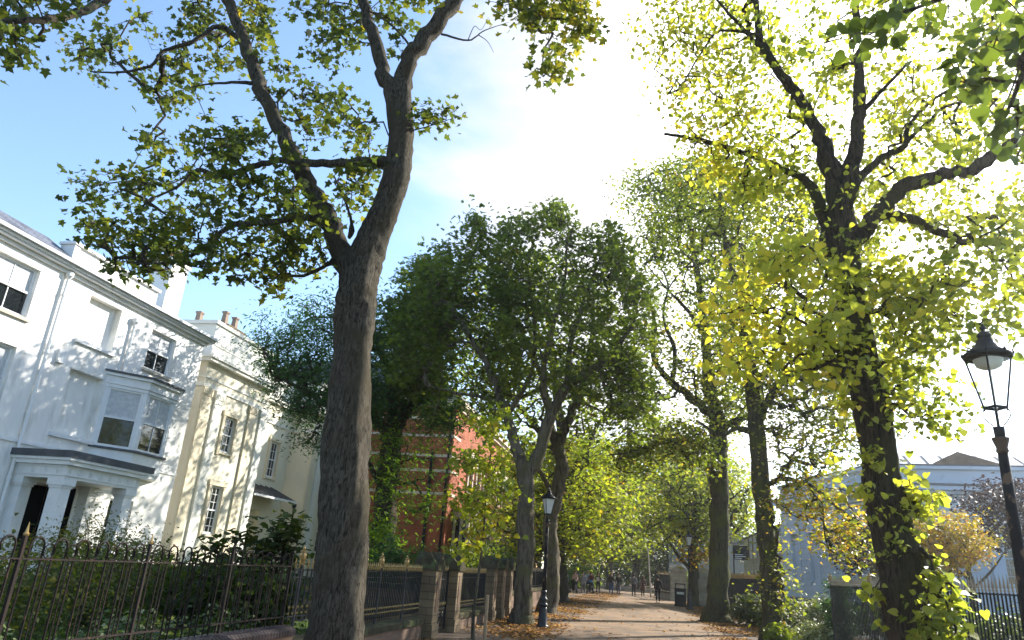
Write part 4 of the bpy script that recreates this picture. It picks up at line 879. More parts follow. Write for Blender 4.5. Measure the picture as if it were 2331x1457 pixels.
def stroller(x, y, label, mc):
    h = empty('pushchair', (x, y, 0), label, 'pushchair', 'pushchairs on the path'); g = MB()
    for s in (-.24, .24):
        g.tube([(s, .35, 1.03), (s, .1, .72), (s, -.25, .28), (s, -.42, .12)], .014, 6); g.tube([(s, -.12, .55), (s, .28, .1)], .014, 6)
    g.tube([(-.24, .35, 1.03), (.24, .35, 1.03)], .018, 6); g.tube([(-.24, .28, .1), (.24, .28, .1)], .012, 6); g.tube([(-.24, -.1, .3), (.24, -.1, .3)], .012, 6)
    g.build('frame', M_iron, h, True, False)
    for sx in (-.26, .26):
        for (yy, r) in ((-.42, .1), (.28, .12)):
            w = MB(lambda a, b, c_, sx=sx, yy=yy, r=r: (sx+c_, yy+a, r+b)); w.lathe([(r*.7, -.018), (r, -.018), (r, .018), (r*.7, .018)], 14, cap=False); w.lathe([(.03, -.02), (.03, .02)], 8)
            for k in range(5): a = k*2*PI/5; w.box(-.006, .006, 0, 0.01, -.01, .01) if False else w.tube([(0, 0, 0), (r*.75*math.cos(a), r*.75*math.sin(a), 0)], .008, 4)
            w.build('wheel', M_iron, h, False, False)
    g = MB(); g.tube([(0, .12, .85), (0, .08, .5), (0, -.2, .42), (0, -.36, .24)], [.13, .17, .17, .1], 8); g.build('seat', cloth(DK), h, True, False)
    g = MB(); a = np.linspace(-.15, PI*.72, 9); n_ = 9; vs = []
    for t in a:
        for k in range(n_): u = PI*k/(n_-1); vs.append((-.23*math.cos(u), .08+(.33*math.cos(t)-.05)*math.sin(u)*.9, .72+.33*math.sin(t)*math.sin(u)))
    g.add(vs, [(j*n_+i, j*n_+i+1, (j+1)*n_+i+1, (j+1)*n_+i) for j in range(8) for i in range(n_-1)]); g.build('hood', mc, h, True, False)
    h.location = (x, y, 0); return h
stroller(-5.74, 59.55, 'dark pushchair with lime trimmed hood pushed by the woman in pink', cloth((.10, .12, .05)))
stroller(-4.62, 61.85, 'pushchair with bright blue hood pushed by the woman in dark red', cloth((.04, .26, .55)))
# ================================================================ TREES
def G(x, y, z, r): return (x, y, z, r)
# --- big sycamore
Y1 = 9.0
L1 = [[(-3.86, 9, -.1, .50), (-3.84, 9, .22, .40), *limb([(765, 1400, Y1, .345), (781, 1200, Y1, .315), (789, 1000, Y1, .30), (803, 800, Y1, .275), (812, 690, Y1, .29), (822, 620, Y1, .27), (850, 540, Y1, .225), (880, 470, Y1, .215), (903, 390, Y1, .205), (912, 300, Y1, .195), (905, 205, Y1, .20)])],
      limb([(905, 225, Y1, .16), (925, 160, Y1, .15), (965, 90, Y1, .14), (1010, 35, Y1, .135), (1062, -40, Y1+.1, .125), (1110, -140, Y1+.2, .10), (1150, -260, Y1+.3, .07)]),
      limb([(900, 235, Y1, .15), (875, 165, Y1, .12), (855, 95, Y1+.1, .11), (835, 30, Y1+.2, .095), (800, -60, Y1+.3, .08), (770, -180, Y1+.5, .05)]),
      limb([(812, 640, Y1, .21), (778, 575, Y1, .165), (755, 520, Y1-.1, .15), (722, 455, Y1-.15, .135), (688, 385, Y1-.2, .125), (650, 320, Y1-.25, .115), (605, 225, Y1-.3, .11), (570, 135, Y1-.35, .105), (540, 55, Y1-.4, .095), (512, -20, Y1-.4, .085), (480, -130, Y1-.5, .06)]),
      limb([(885, 375, Y1, .11), (850, 368, Y1-.1, .085), (790, 372, Y1-.3, .07), (720, 372, Y1-.5, .055), (640, 366, Y1-.6, .05), (570, 380, Y1-.7, .045), (505, 402, Y1-.8, .04), (450, 388, Y1-.9, .03), (405, 425, Y1-1, .02), (350, 450, Y1-1, .013)]),
      limb([(755, 520, Y1, .07), (700, 495, Y1-.3, .055), (640, 503, Y1-.5, .05), (580, 507, Y1-.6, .045), (525, 516, Y1-.7, .04), (475, 556, Y1-.8, .03), (420, 588, Y1-.9, .022), (350, 600, Y1-1, .016), (290, 598, Y1-1, .01)]),
      limb([(765, 590, Y1, .05), (735, 608, Y1-.1, .03), (690, 628, Y1-.2, .025), (640, 622, Y1-.3, .018), (615, 590, Y1-.3, .012), (560, 575, Y1-.3, .008)]),
      limb([(585, 190, Y1-.3, .04), (540, 188, Y1-.5, .026), (470, 192, Y1-.6, .015), (430, 200, Y1-.7, .01)]),
      limb([(560, 100, Y1-.3, .05), (500, 60, Y1-.6, .04), (440, 95, Y1-.8, .035), (375, 115, Y1-.9, .03), (342, 150, Y1-1, .025), (270, 165, Y1-1, .018), (205, 163, Y1-1.1, .01)]),
      limb([(1005, 78, Y1, .02), (1065, 92, Y1-.1, .014), (1098, 72, Y1-.1, .009), (1130, 60, Y1-.1, .006), (1160, 50, Y1-.2, .003)]),
      limb([(1065, 92, Y1-.1, .008), (1080, 60, Y1-.1, .006), (1095, 68, Y1-.2, .004), (1112, 40, Y1-.2, .003)]), limb([(1090, 80, Y1-.1, .008), (1110, 95, Y1-.1, .005), (1124, 120, Y1-.1, .003)]),
      limb([(925, 300, Y1, .016), (960, 292, Y1-.1, .01), (1000, 280, Y1-.1, .007), (1035, 268, Y1-.1, .004)]),
      limb([(1110, -140, Y1+.1, .06), (1140, -60, Y1-.3, .05), (1165, 5, Y1-.5, .04), (1215, 28, Y1-.6, .03), (1228, 70, Y1-.6, .024), (1258, 76, Y1-.6, .02), (1238, 115, Y1-.7, .012), (1236, 175, Y1-.7, .007)]),
      limb([(1215, 28, Y1-.6, .022), (1250, 40, Y1-.7, .018), (1300, 42, Y1-.8, .012), (1335, 15, Y1-.8, .008)]),
      limb([(480, -130, Y1-.5, .07), (380, -100, Y1-1.2, .068), (290, -40, Y1-1.8, .066), (225, 8, Y1-2.2, .064), (160, 35, Y1-2.6, .055), (80, 46, Y1-3, .042), (0, 48, Y1-3.2, .034), (-90, 40, Y1-3.4, .025)]),
      limb([(800, 500, Y1-.2, .012), (795, 540, Y1-.1, .03), (803, 520, Y1-.1, .026), (790, 470, Y1-.3, .018), (760, 400, Y1-.4, .012)]),
      limb([(940, 115, Y1, .022), (905, 70, Y1-.1, .018), (860, 35, Y1-.2, .014), (800, 10, Y1-.3, .008)])]
R1 = [dict(poly=[(170, 110), (260, 60), (380, 30), (430, -60), (560, -150), (900, -150), (1040, -110), (1010, 10), (930, 30), (895, 70), (860, 120), (820, 95), (775, 120), (735, 170), (760, 215), (820, 235), (860, 275), (885, 290), (880, 340), (860, 400), (845, 455), (825, 500), (800, 520), (760, 470), (720, 420), (650, 320), (600, 255), (540, 245), (520, 205), (430, 225), (380, 240), (330, 195), (280, 160), (215, 205), (160, 165)], n=380, Y=9.5, dY=1.4, thr=-.15, wl=1.3, tint=.33),
      dict(poly=[(135, 455), (180, 395), (310, 400), (350, 330), (470, 295), (560, 280), (640, 310), (700, 400), (735, 450), (735, 520), (700, 540), (640, 520), (640, 560), (560, 590), (520, 640), (440, 610), (390, 640), (330, 650), (280, 610), (190, 560), (215, 510), (150, 480)], n=270, Y=8.5, dY=1.3, thr=-.25, wl=.8, tint=.28),
      dict(poly=[(530, 590), (600, 570), (690, 580), (750, 600), (735, 612), (660, 635), (640, 690), (600, 700), (585, 680), (600, 640), (540, 620)], n=26, Y=8.7, dY=.4, thr=-1, tint=.35),
      dict(poly=[(640, 540), (740, 520), (750, 580), (700, 600), (640, 590)], n=18, Y=8.6, dY=.5, thr=-1, tint=.35),
      dict(poly=[(1110, -60), (1380, -60), (1340, 20), (1375, 75), (1310, 100), (1265, 90), (1250, 150), (1290, 165), (1270, 190), (1205, 180), (1235, 125), (1200, 90), (1170, 40), (1115, 15)], n=85, Y=8.3, dY=.6, thr=-.6, wl=.6, tint=.62),
      dict(poly=[(940, 245), (980, 240), (1035, 262), (1000, 285), (940, 280)], n=12, Y=8.9, dY=.15, thr=-2, tint=.35),
      dict(poly=[(-80, -40), (230, -40), (200, 0), (90, 50), (90, 95), (50, 130), (0, 140), (-80, 130)], n=48, Y=6.1, dY=.5, thr=-.6, wl=.6, tint=.3),
      dict(poly=[(300, -250), (900, -300), (1300, -300), (1380, -150), (1000, -130), (400, -100)], n=160, Y=9.6, dY=2.2, thr=-.4, tint=.5)]
tree('sycamore', 'big pale barked sycamore forking above the iron railings, left foreground', 'tree', (-3.85, 9, 0), L1, R1, M_maple, M_bark1, 'maple', .10, 12, .165, .38, .45, seed=3, nseg=44, rough=.075, twig=.0052, flat=.55)

# --- ivy clad lime
Y2 = 8.5
L2 = [[(2.86, 8.5, -.1, .50), (2.84, 8.5, .25, .40), *limb([(2078, 1457, Y2, .34), (2062, 1360, Y2, .345), (2050, 1270, Y2, .35), (2018, 1150, Y2, .29), (2003, 1040, Y2, .255), (1985, 920, Y2, .29), (1965, 840, Y2, .26), (1945, 720, Y2, .21), (1930, 620, Y2, .20), (1922, 540, Y2, .21), (1912, 470, Y2, .20)])],
      limb([(1915, 500, Y2, .17), (1888, 380, Y2, .145), (1862, 300, Y2, .10), (1825, 230, Y2, .085), (1795, 190, Y2, .08), (1758, 145, Y2, .075), (1728, 70, Y2, .065), (1722, 0, Y2, .05), (1715, -90, Y2, .035)]),
      limb([(1918, 480, Y2, .15), (1938, 390, Y2, .125), (1952, 300, Y2, .105), (1956, 200, Y2, .085), (1950, 100, Y2+.1, .065), (1950, -40, Y2+.2, .05), (1960, -200, Y2+.2, .03)]),
      limb([(1895, 580, Y2, .12), (1870, 480, Y2, .10), (1845, 425, Y2, .075), (1795, 390, Y2-.1, .05), (1705, 352, Y2-.2, .042), (1620, 325, Y2-.3, .035), (1560, 312, Y2-.4, .028), (1512, 305, Y2-.4, .022)]),
      limb([(1935, 560, Y2, .14), (1985, 500, Y2-.1, .125), (2020, 462, Y2-.2, .11), (2060, 425, Y2-.3, .10), (2130, 402, Y2-.4, .095), (2215, 385, Y2-.5, .088), (2280, 340, Y2-.6, .08), (2350, 310, Y2-.8, .07), (2480, 270, Y2-1, .05)]),
      limb([(1995, 492, Y2, .09), (2070, 498, Y2+.1, .075), (2130, 525, Y2+.2, .065), (2190, 548, Y2+.3, .055), (2215, 550, Y2+.3, .02)]),
      limb([(1940, 430, Y2, .08), (1985, 378, Y2+.1, .06), (2025, 350, Y2+.2, .055), (2060, 330, Y2+.2, .05), (2068, 290, Y2+.2, .035), (2120, 230, Y2+.3, .025), (2200, 185, Y2+.4, .018)]),
      limb([(2060, 325, Y2+.2, .035), (2110, 280, Y2+.1, .028), (2160, 240, Y2+.1, .022), (2270, 225, Y2, .016)]),
      limb([(1955, 260, Y2, .05), (2010, 205, Y2-.2, .03), (2065, 145, Y2-.4, .02)]),
      limb([(1790, 180, Y2, .05), (1700, 75, Y2-.3, .03), (1640, 10, Y2-.5, .02), (1600, -50, Y2-.6, .012)]),
      limb([(1725, 80, Y2, .03), (1640, 70, Y2-.3, .02), (1590, 130, Y2-.4, .016), (1550, 200, Y2-.5, .01)]),
      limb([(1950, -40, Y2, .06), (2080, -160, Y2-1.5, .055), (2250, -160, Y2-3.2, .045), (2330, -20, Y2-3.8, .02), (2320, 150, Y2-4.0, .01), (2250, 320, Y2-4.1, .005)])]
L2 = [[(x_, y_, z_, r_*min(.82, .68+max(z_-3, 0)*.045)) for x_, y_, z_, r_ in l_] for l_ in L2]
def lime_tint(pos, t):
    # the shoots furthest out over the walk have turned yellow
    return t+np.clip((1.9-pos[:, 0])*.09, -.1, .3)*(pos[:, 1] > 6)
R2 = [dict(poly=[(1640, -80), (2450, -100), (2450, 500), (2331, 560), (2200, 600), (2120, 540), (2020, 620), (1850, 600), (1760, 520), (1760, 430), (1700, 330), (1640, 250), (1590, 120)], n=720, Y=9.6, dY=2.2, thr=-.05, wl=.9, tint=.52, size=.062, per=17),
      dict(poly=[(1420, -60), (1640, -80), (1680, 250), (1780, 400), (1720, 470), (1600, 420), (1560, 300), (1480, 230), (1450, 100)], n=170, Y=8.2, dY=1.2, thr=-.1, wl=.6, tint=.55, size=.055, per=15),
      dict(poly=[(1560, 300), (1700, 330), (1800, 400), (1780, 480), (1640, 440), (1560, 400)], n=42, Y=8.0, dY=.7, thr=-.3, wl=.6, tint=.62, size=.058, per=14),
      dict(poly=[(1630, 690), (1700, 570), (1840, 520), (1920, 600), (1940, 760), (1960, 900), (1880, 920), (1790, 850), (1630, 870), (1605, 840), (1720, 750), (1590, 740)], n=165, Y=7.8, dY=1.2, thr=-.05, wl=.7, tint=.56, size=.075, per=12),
      dict(poly=[(1955, 620), (2080, 570), (2190, 620), (2220, 700), (2130, 800), (2190, 960), (2150, 980), (2060, 950), (1990, 800)], n=190, Y=8.6, dY=.8, thr=-.2, wl=.6, tint=.45, size=.07),
      dict(poly=[(2100, 560), (2360, 500), (2360, 740), (2260, 790), (2150, 700)], n=60, Y=8.6, dY=1.2, thr=0, wl=.6, tint=.45, size=.08),
      dict(poly=[(1890, 880), (1960, 900), (1990, 1060), (1960, 1300), (1910, 1200), (1880, 1080)], n=14, Y=8.3, dY=.3, thr=-1, tint=.55, size=.08, spread=.09, per=9),
      dict(poly=[(2050, 1060), (2110, 1080), (2135, 1110), (2125, 1190), (2085, 1215), (2060, 1160)], n=18, Y=8.4, dY=.25, thr=-1, tint=.45, size=.08, spread=.09, per=9),
      dict(poly=[(2115, 1260), (2160, 1300), (2190, 1380), (2180, 1500), (2090, 1500), (2100, 1380)], n=42, Y=8.1, dY=.25, thr=-1, tint=.42, size=.085, spread=.10, per=9),
      dict(poly=[(1965, 1330), (2010, 1340), (2010, 1500), (1975, 1460)], n=5, Y=8.3, dY=.2, thr=-1, tint=.4, size=.085, spread=.07, per=7),
      dict(poly=[(1900, 520), (1970, 520), (2040, 900), (2080, 1300), (2080, 1420), (1990, 1380), (1960, 900)], n=40, Y=8.15, dY=.12, thr=-1, tint=.35, size=.06, spread=.09, per=7)]
tree('lime_tree', 'large leaning lime with leafy shoots up its trunk beside the nearest lamp post', 'tree', (2.85, 8.5, 0), L2, R2, M_lime, M_bark2, 'lime', .09, 12, .17, .3, .6, seed=5, nseg=36, rough=.07, twig=.0042, flat=.8, tintf=lime_tint)
# overhanging lime close to the camera, its trunk beside the photographer
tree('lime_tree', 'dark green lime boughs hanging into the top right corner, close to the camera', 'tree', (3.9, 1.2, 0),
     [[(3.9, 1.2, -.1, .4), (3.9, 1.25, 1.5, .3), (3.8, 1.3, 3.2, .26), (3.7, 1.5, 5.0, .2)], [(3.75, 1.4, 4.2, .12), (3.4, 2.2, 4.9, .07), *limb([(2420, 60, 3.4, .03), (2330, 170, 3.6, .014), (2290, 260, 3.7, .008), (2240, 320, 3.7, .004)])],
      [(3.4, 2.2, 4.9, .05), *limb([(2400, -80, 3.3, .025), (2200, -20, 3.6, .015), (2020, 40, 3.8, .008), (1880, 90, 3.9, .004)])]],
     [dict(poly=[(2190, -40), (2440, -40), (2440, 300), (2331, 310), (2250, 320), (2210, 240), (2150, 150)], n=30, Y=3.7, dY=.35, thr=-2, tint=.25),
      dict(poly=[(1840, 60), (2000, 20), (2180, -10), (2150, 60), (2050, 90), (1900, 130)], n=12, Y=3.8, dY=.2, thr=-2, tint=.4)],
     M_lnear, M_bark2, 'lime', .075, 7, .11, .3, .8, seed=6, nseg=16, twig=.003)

# --- trunk with shoots, right
L3 = [[(3.68, 24.4, -.1, .46), (3.68, 24.4, .3, .33), *limb([(1758, 1400, 24.4, .29), (1747, 1250, 24.4, .275), (1732, 1100, 24.4, .265), (1722, 980, 24.4, .26), (1713, 880, 24.4, .22), (1700, 780, 24.4, .18), (1690, 690, 24.4, .15), (1660, 590, 24.4, .12), (1640, 480, 24.4, .08), (1640, 400, 24.4, .05)])],
      limb([(1722, 960, 24.4, .14), (1755, 900, 24.4, .12), (1800, 850, 24.2, .1), (1860, 780, 24, .08), (1900, 700, 24, .05)]), limb([(1715, 900, 24.4, .12), (1770, 780, 25, .1), (1800, 650, 25, .08), (1830, 540, 25, .05)]),
      limb([(1722, 990, 24.4, .12), (1680, 975, 24.2, .08), (1640, 990, 24, .06), (1590, 960, 24, .04)]),
      limb([(1738, 1110, 24.4, .09), (1780, 1090, 23.5, .075), (1840, 1105, 22.5, .06), (1900, 1150, 22, .045), (1960, 1200, 21.5, .03), (1990, 1240, 21.5, .015)]),
      limb([(1840, 1105, 22.5, .04), (1870, 1160, 22.2, .03), (1880, 1230, 22, .02), (1900, 1280, 22, .01)])]
R3 = [dict(poly=[(1640, 560), (1700, 430), (1800, 380), (1900, 450), (2010, 560), (2010, 760), (2010, 1000), (1970, 1060), (1880, 1080), (1800, 1050), (1760, 1000), (1700, 900), (1650, 850), (1600, 700)], n=850, Y=24.6, dY=3.2, thr=-.25, wl=1.8, tint=.42),
      dict(poly=[(1600, 340), (1700, 330), (1730, 480), (1640, 560), (1560, 600), (1480, 560), (1500, 420)], n=170, Y=25, dY=3, thr=-.1, wl=1.5, tint=.3),
      dict(poly=[(1750, 1060), (1900, 1090), (1990, 1180), (1985, 1270), (1900, 1290), (1860, 1230), (1800, 1180), (1750, 1130)], n=90, Y=22.3, dY=1.2, thr=-.1, wl=1.2, tint=.8, size=.13),
      dict(poly=[(1740, 1120), (1760, 1120), (1790, 1320), (1785, 1400), (1765, 1380)], n=26, Y=24.2, dY=.3, thr=-1, tint=.5, size=.12)]
tree('lime_tree', 'slim trunked tree with leafy side shoots beside the gap in the museum fence', 'tree', (3.68, 24.4, 0), L3, R3, M_mid, M_bark4, 'plain', .13, 22, .42, .45, .4, seed=8, nseg=20, twig=.012)
# --- thick mossy trunk
L4 = [[(2.82, 33.2, -.1, .75), (2.82, 33.2, .35, .52), *limb([(1633, 1370, 33.2, .46), (1637, 1250, 33.2, .41), (1637, 1120, 33.2, .39), (1636, 1020, 33.2, .38), (1632, 950, 33.2, .33), (1612, 860, 33.2, .25), (1605, 760, 33.2, .2), (1590, 640, 33.2, .16), (1570, 520, 33.2, .1), (1560, 420, 33.2, .06)])],
      limb([(1635, 980, 33.2, .2), (1670, 960, 33, .15), (1720, 940, 33, .12), (1760, 900, 33, .08)]),
      limb([(1625, 950, 33.2, .24), (1585, 915, 33, .2), (1545, 885, 33, .18), (1510, 850, 33, .15), (1485, 810, 33, .12), (1490, 740, 33, .09), (1480, 680, 33, .05)]),
      limb([(1530, 870, 33, .12), (1535, 800, 33, .1), (1510, 720, 33, .07), (1520, 650, 33, .05), (1500, 600, 33, .03)]),
      limb([(1600, 760, 33, .12), (1560, 700, 33, .08), (1520, 660, 32, .05), (1470, 600, 32, .03)]),
      limb([(1630, 1040, 33.2, .13), (1570, 1000, 33, .1), (1500, 1010, 32, .08), (1430, 1030, 31, .05), (1390, 1035, 30, .03)])]
R4 = [dict(poly=[(1415, 500), (1440, 400), (1500, 340), (1600, 350), (1700, 420), (1740, 560), (1720, 700), (1740, 900), (1700, 990), (1640, 960), (1600, 830), (1560, 700), (1500, 600), (1430, 580)], n=760, Y=33.5, dY=4.0, thr=-.25, wl=2.2, tint=.36),
      dict(poly=[(1480, 640), (1570, 700), (1620, 850), (1600, 1000), (1500, 1010), (1460, 940), (1480, 850), (1470, 760)], n=110, Y=33, dY=3, thr=.1, wl=1.5, tint=.45),
      dict(poly=[(1400, 1000), (1620, 960), (1640, 1060), (1560, 1080), (1400, 1080)], n=150, Y=32, dY=2.5, thr=-.3, wl=1.5, tint=.4)]
tree('lime_tree', 'thick mossy straight trunk standing in fallen leaves on the right verge', 'tree', (2.82, 33.2, 0), L4, R4, M_mid, M_bark4, 'plain', .17, 22, .55, .45, .35, seed=9, nseg=22, twig=.016)
# --- forked trunk left of the lamp
Y5 = 22.7
L5 = [[(-3.72, Y5, -.1, .42), (-3.72, Y5, .3, .32), *limb([(1192, 1380, Y5, .275), (1196, 1250, Y5, .27), (1198, 1120, Y5, .265), (1196, 1060, Y5, .28)])],
      limb([(1196, 1085, Y5, .24), (1180, 1030, Y5, .18), (1163, 970, Y5, .165), (1150, 925, Y5, .145), (1125, 865, Y5, .12), (1090, 800, Y5, .1), (1040, 720, Y5, .07), (990, 660, Y5, .04)]),
      limb([(1198, 1080, Y5, .24), (1228, 1030, Y5, .2), (1250, 950, Y5, .18), (1290, 880, Y5, .15), (1345, 845, Y5, .12), (1400, 800, Y5, .09), (1445, 730, Y5, .06)]),
      limb([(1155, 940, Y5, .1), (1190, 890, Y5, .085), (1215, 830, Y5+.5, .07), (1215, 720, Y5+.7, .06), (1200, 600, Y5+.7, .035)]),
      limb([(1255, 940, Y5, .12), (1235, 870, Y5-.5, .1), (1255, 760, Y5-.7, .08), (1285, 640, Y5-.7, .05), (1290, 540, Y5-.7, .03)]),
      limb([(1290, 880, Y5, .11), (1300, 780, Y5+.8, .09), (1330, 680, Y5+1, .06), (1370, 580, Y5+1, .03)]),
      limb([(1150, 925, Y5, .08), (1100, 905, Y5-.5, .06), (1040, 895, Y5-1, .05), (980, 880, Y5-1.2, .03)])]
R5 = [dict(poly=[(930, 640), (960, 590), (1030, 580), (1060, 490), (1100, 500), (1125, 570), (1160, 500), (1215, 500), (1250, 470), (1290, 500), (1330, 510), (1400, 530), (1430, 600), (1490, 650), (1490, 780), (1475, 900), (1440, 950), (1400, 900), (1330, 920), (1290, 880), (1220, 860), (1150, 890), (1080, 930), (1010, 940), (940, 920), (890, 850), (900, 740)], n=1050, Y=Y5+.6, dY=3.0, thr=-.1, wl=2.3, tint=.35),
      dict(poly=[(1055, 600), (1062, 490), (1085, 470), (1110, 510), (1125, 600)], n=45, Y=Y5+.5, dY=.8, thr=-2, tint=.4), dict(poly=[(1215, 520), (1235, 465), (1270, 460), (1300, 520)], n=26, Y=Y5+.5, dY=.8, thr=-2, tint=.5), dict(poly=[(1370, 600), (1380, 510), (1430, 560), (1450, 640)], n=40, Y=Y5+.5, dY=1, thr=-2, tint=.5), dict(poly=[(940, 640), (960, 575), (1040, 560), (1100, 640), (1080, 760), (980, 800)], n=170, Y=Y5+1, dY=2, thr=-1, tint=.15),
      dict(poly=[(880, 700), (900, 630), (960, 590), (1010, 640), (1020, 800), (1000, 900), (900, 900), (880, 800)], n=420, Y=Y5+2, dY=2.5, thr=-.5, wl=1.5, tint=.12),
      dict(poly=[(1380, 820), (1470, 780), (1490, 930), (1440, 1000), (1390, 960)], n=80, Y=Y5+1, dY=2, thr=-.2, wl=1.2, tint=.4)]
tree('sycamore', 'dark rounded tree whose trunk forks low beside the left lamp post', 'tree', (-3.72, Y5, 0), L5, R5, M_green, M_bark3, 'pin', .18, 16, .31, .5, .3, seed=11, nseg=18, twig=.008, flat=.6)
# --- two trunks behind the lamp
L6 = [[(-3.95, 30.1, -.1, .5), (-3.9, 30.1, .4, .36), *limb([(1258, 1300, 30.1, .3), (1252, 1200, 30.1, .29), (1268, 1120, 30.1, .28), (1280, 1060, 30.1, .28), (1266, 1010, 30.1, .27)])],
      limb([(1266, 1020, 30.1, .24), (1285, 980, 30.1, .2), (1305, 930, 30.1, .18), (1330, 860, 30.1, .14), (1350, 760, 30, .1), (1350, 650, 30, .05)]),
      limb([(1266, 1020, 30.1, .2), (1250, 960, 30.1, .17), (1240, 880, 30.5, .13), (1200, 780, 31, .09), (1150, 680, 31, .05)]),
      limb([(1250, 1110, 30.1, .12), (1228, 1070, 29.8, .1), (1225, 1030, 29.8, .09), (1245, 990, 29.6, .07)])]
R6 = [dict(poly=[(1000, 900), (960, 700), (1060, 600), (1250, 560), (1400, 620), (1440, 760), (1470, 900), (1500, 960), (1480, 1010), (1400, 1000), (1330, 980), (1240, 960), (1100, 980)], n=420, Y=30.8, dY=4.0, thr=-.1, wl=2, tint=.4)]  # crown carried up out of sight to shade the white house
tree('sycamore', 'curved grey trunk directly behind the left lamp post', 'tree', (-3.9, 30.1, 0), L6, R6, M_green, M_bark3, 'plain', .24, 15, .5, .5, .3, seed=12, nseg=16, twig=.014)
L7 = [[(-4.8, 41.5, -.1, .75), (-4.8, 41.5, .4, .5), *limb([(1272, 1300, 41.5, .42), (1268, 1200, 41.5, .38), (1274, 1100, 41.5, .34), (1280, 1000, 41.5, .3), (1260, 850, 41.5, .2), (1250, 700, 41.5, .12)])],
      limb([(1278, 1130, 41.5, .22), (1300, 1080, 41, .18), (1335, 1020, 41, .16), (1360, 970, 41, .12), (1400, 920, 41, .07)]),
      limb([(1276, 1050, 41.5, .2), (1200, 950, 42, .15), (1120, 850, 43, .08)])]
R7 = [dict(poly=[(1090, 1180), (1110, 1060), (1180, 1000), (1290, 990), (1400, 1010), (1410, 1120), (1380, 1230), (1310, 1270), (1230, 1270), (1150, 1250)], n=560, Y=42, dY=5, thr=-.4, wl=2.4, tint=.45),
      dict(poly=[(980, 860), (1060, 640), (1250, 560), (1400, 640), (1440, 900), (1300, 980), (1100, 980)], n=240, Y=42, dY=5, thr=-.1, wl=2.4, tint=.4)]  # hidden upper crown, made tall to dapple the white house
tree('lime_tree', 'ivy covered trunk on the left verge behind the curved grey trunk', 'tree', (-4.8, 41.5, 0), L7, R7, M_yel, M_bark2, 'plain', .22, 22, .65, .5, .3, seed=13, nseg=16, twig=.02)
# --- young staked tree
L8 = [[(-3.82, 16.8, -.05, .05), *limb([(1078, 1400, 16.8, .04), (1088, 1320, 16.8, .033), (1098, 1240, 16.8, .028), (1108, 1120, 16.8, .022), (1118, 1020, 16.8, .014), (1124, 940, 16.8, .006)])]]
L8 += [limb([(a, b, 16.8, .014), (c, d, 16.6, .008), (e, f, 16.4, .004)]) for a, b, c, d, e, f in ((1100, 1240, 1075, 1180, 1060, 1110), (1100, 1220, 1130, 1150, 1145, 1090), (1105, 1160, 1075, 1090, 1055, 1040), (1112, 1100, 1140, 1030, 1150, 980), (1097, 1250, 1060, 1220, 1040, 1170))]
R8 = [dict(poly=[(1060, 970), (1090, 930), (1150, 930), (1165, 1000), (1165, 1080), (1155, 1160), (1130, 1230), (1100, 1270), (1060, 1250), (1020, 1190), (1015, 1100), (1040, 1040)], n=150, Y=16.7, dY=.9, thr=-.3, wl=.7, tint=.45)]
yt = tree('young_tree', 'young staked tree with sunlit yellow green leaves in front of the brick piers', 'tree', (-3.82, 16.8, 0), L8, R8, M_yel, M_bark3, 'lime', .11, 9, .2, .3, .6, seed=14, nseg=10, twig=.004)
g = MB(); g.lathe([(.04, 0), (.04, .95), (.03, .97)], 8, (-3.58, 16.85)); h = g.build('stake', M_wood, None); tag(h, 'pale wooden stake beside the young tree', 'stake')
# --- dark garden tree
L9 = [[(-10.6, 26.5, 0, .75), *limb([(868, 1240, 26.5, .5), (878, 1150, 26.5, .42), (888, 1050, 26.5, .38), (897, 975, 26.5, .37)])],
      limb([(890, 1000, 26.5, .28), (860, 960, 26.5, .2), (810, 955, 26.3, .17), (760, 930, 26, .13), (690, 890, 26, .08), (640, 860, 26, .05)]),
      limb([(897, 985, 26.5, .28), (930, 930, 26.5, .2), (980, 890, 26.5, .15), (1030, 900, 26.5, .08)]),
      limb([(897, 985, 26.5, .24), (890, 880, 27, .18), (860, 780, 27, .12), (820, 700, 27, .06)]),
      limb([(880, 1120, 26.5, .12), (850, 1080, 26, .1), (830, 1010, 25.6, .06)])]
R9 = [dict(poly=[(580, 800), (640, 740), (720, 700), (780, 690), (860, 660), (900, 690), (930, 780), (1000, 880), (1040, 940), (1000, 980), (900, 965), (840, 945), (720, 940), (690, 960), (650, 940), (600, 900), (640, 850)], n=850, Y=26.5, dY=3.4, thr=-.35, wl=1.8, tint=.22),
      dict(poly=[(840, 1010), (900, 980), (1010, 1000), (1000, 1060), (980, 1110), (990, 1150), (960, 1180), (900, 1180), (850, 1120)], n=70, Y=26, dY=2.2, thr=.1, wl=1.4, tint=.9),  # tint raised to paint these low sprays as sunlit
      dict(poly=[(690, 1010), (730, 960), (720, 1020)], n=12, Y=25, dY=.6, thr=-1, tint=.3),
      dict(poly=[(830, 1180), (900, 1180), (935, 1230), (920, 1270), (840, 1280)], n=36, Y=24.5, dY=1.5, thr=-.3, tint=.9)]
tree('robinia_tree', 'dark feathery garden tree between the cream house and red brick building', 'tree', (-10.6, 26.5, 0), L9, R9, M_dark, M_bark2, 'long', .19, 34, .5, .5, .35, seed=15, nseg=16, twig=.014)
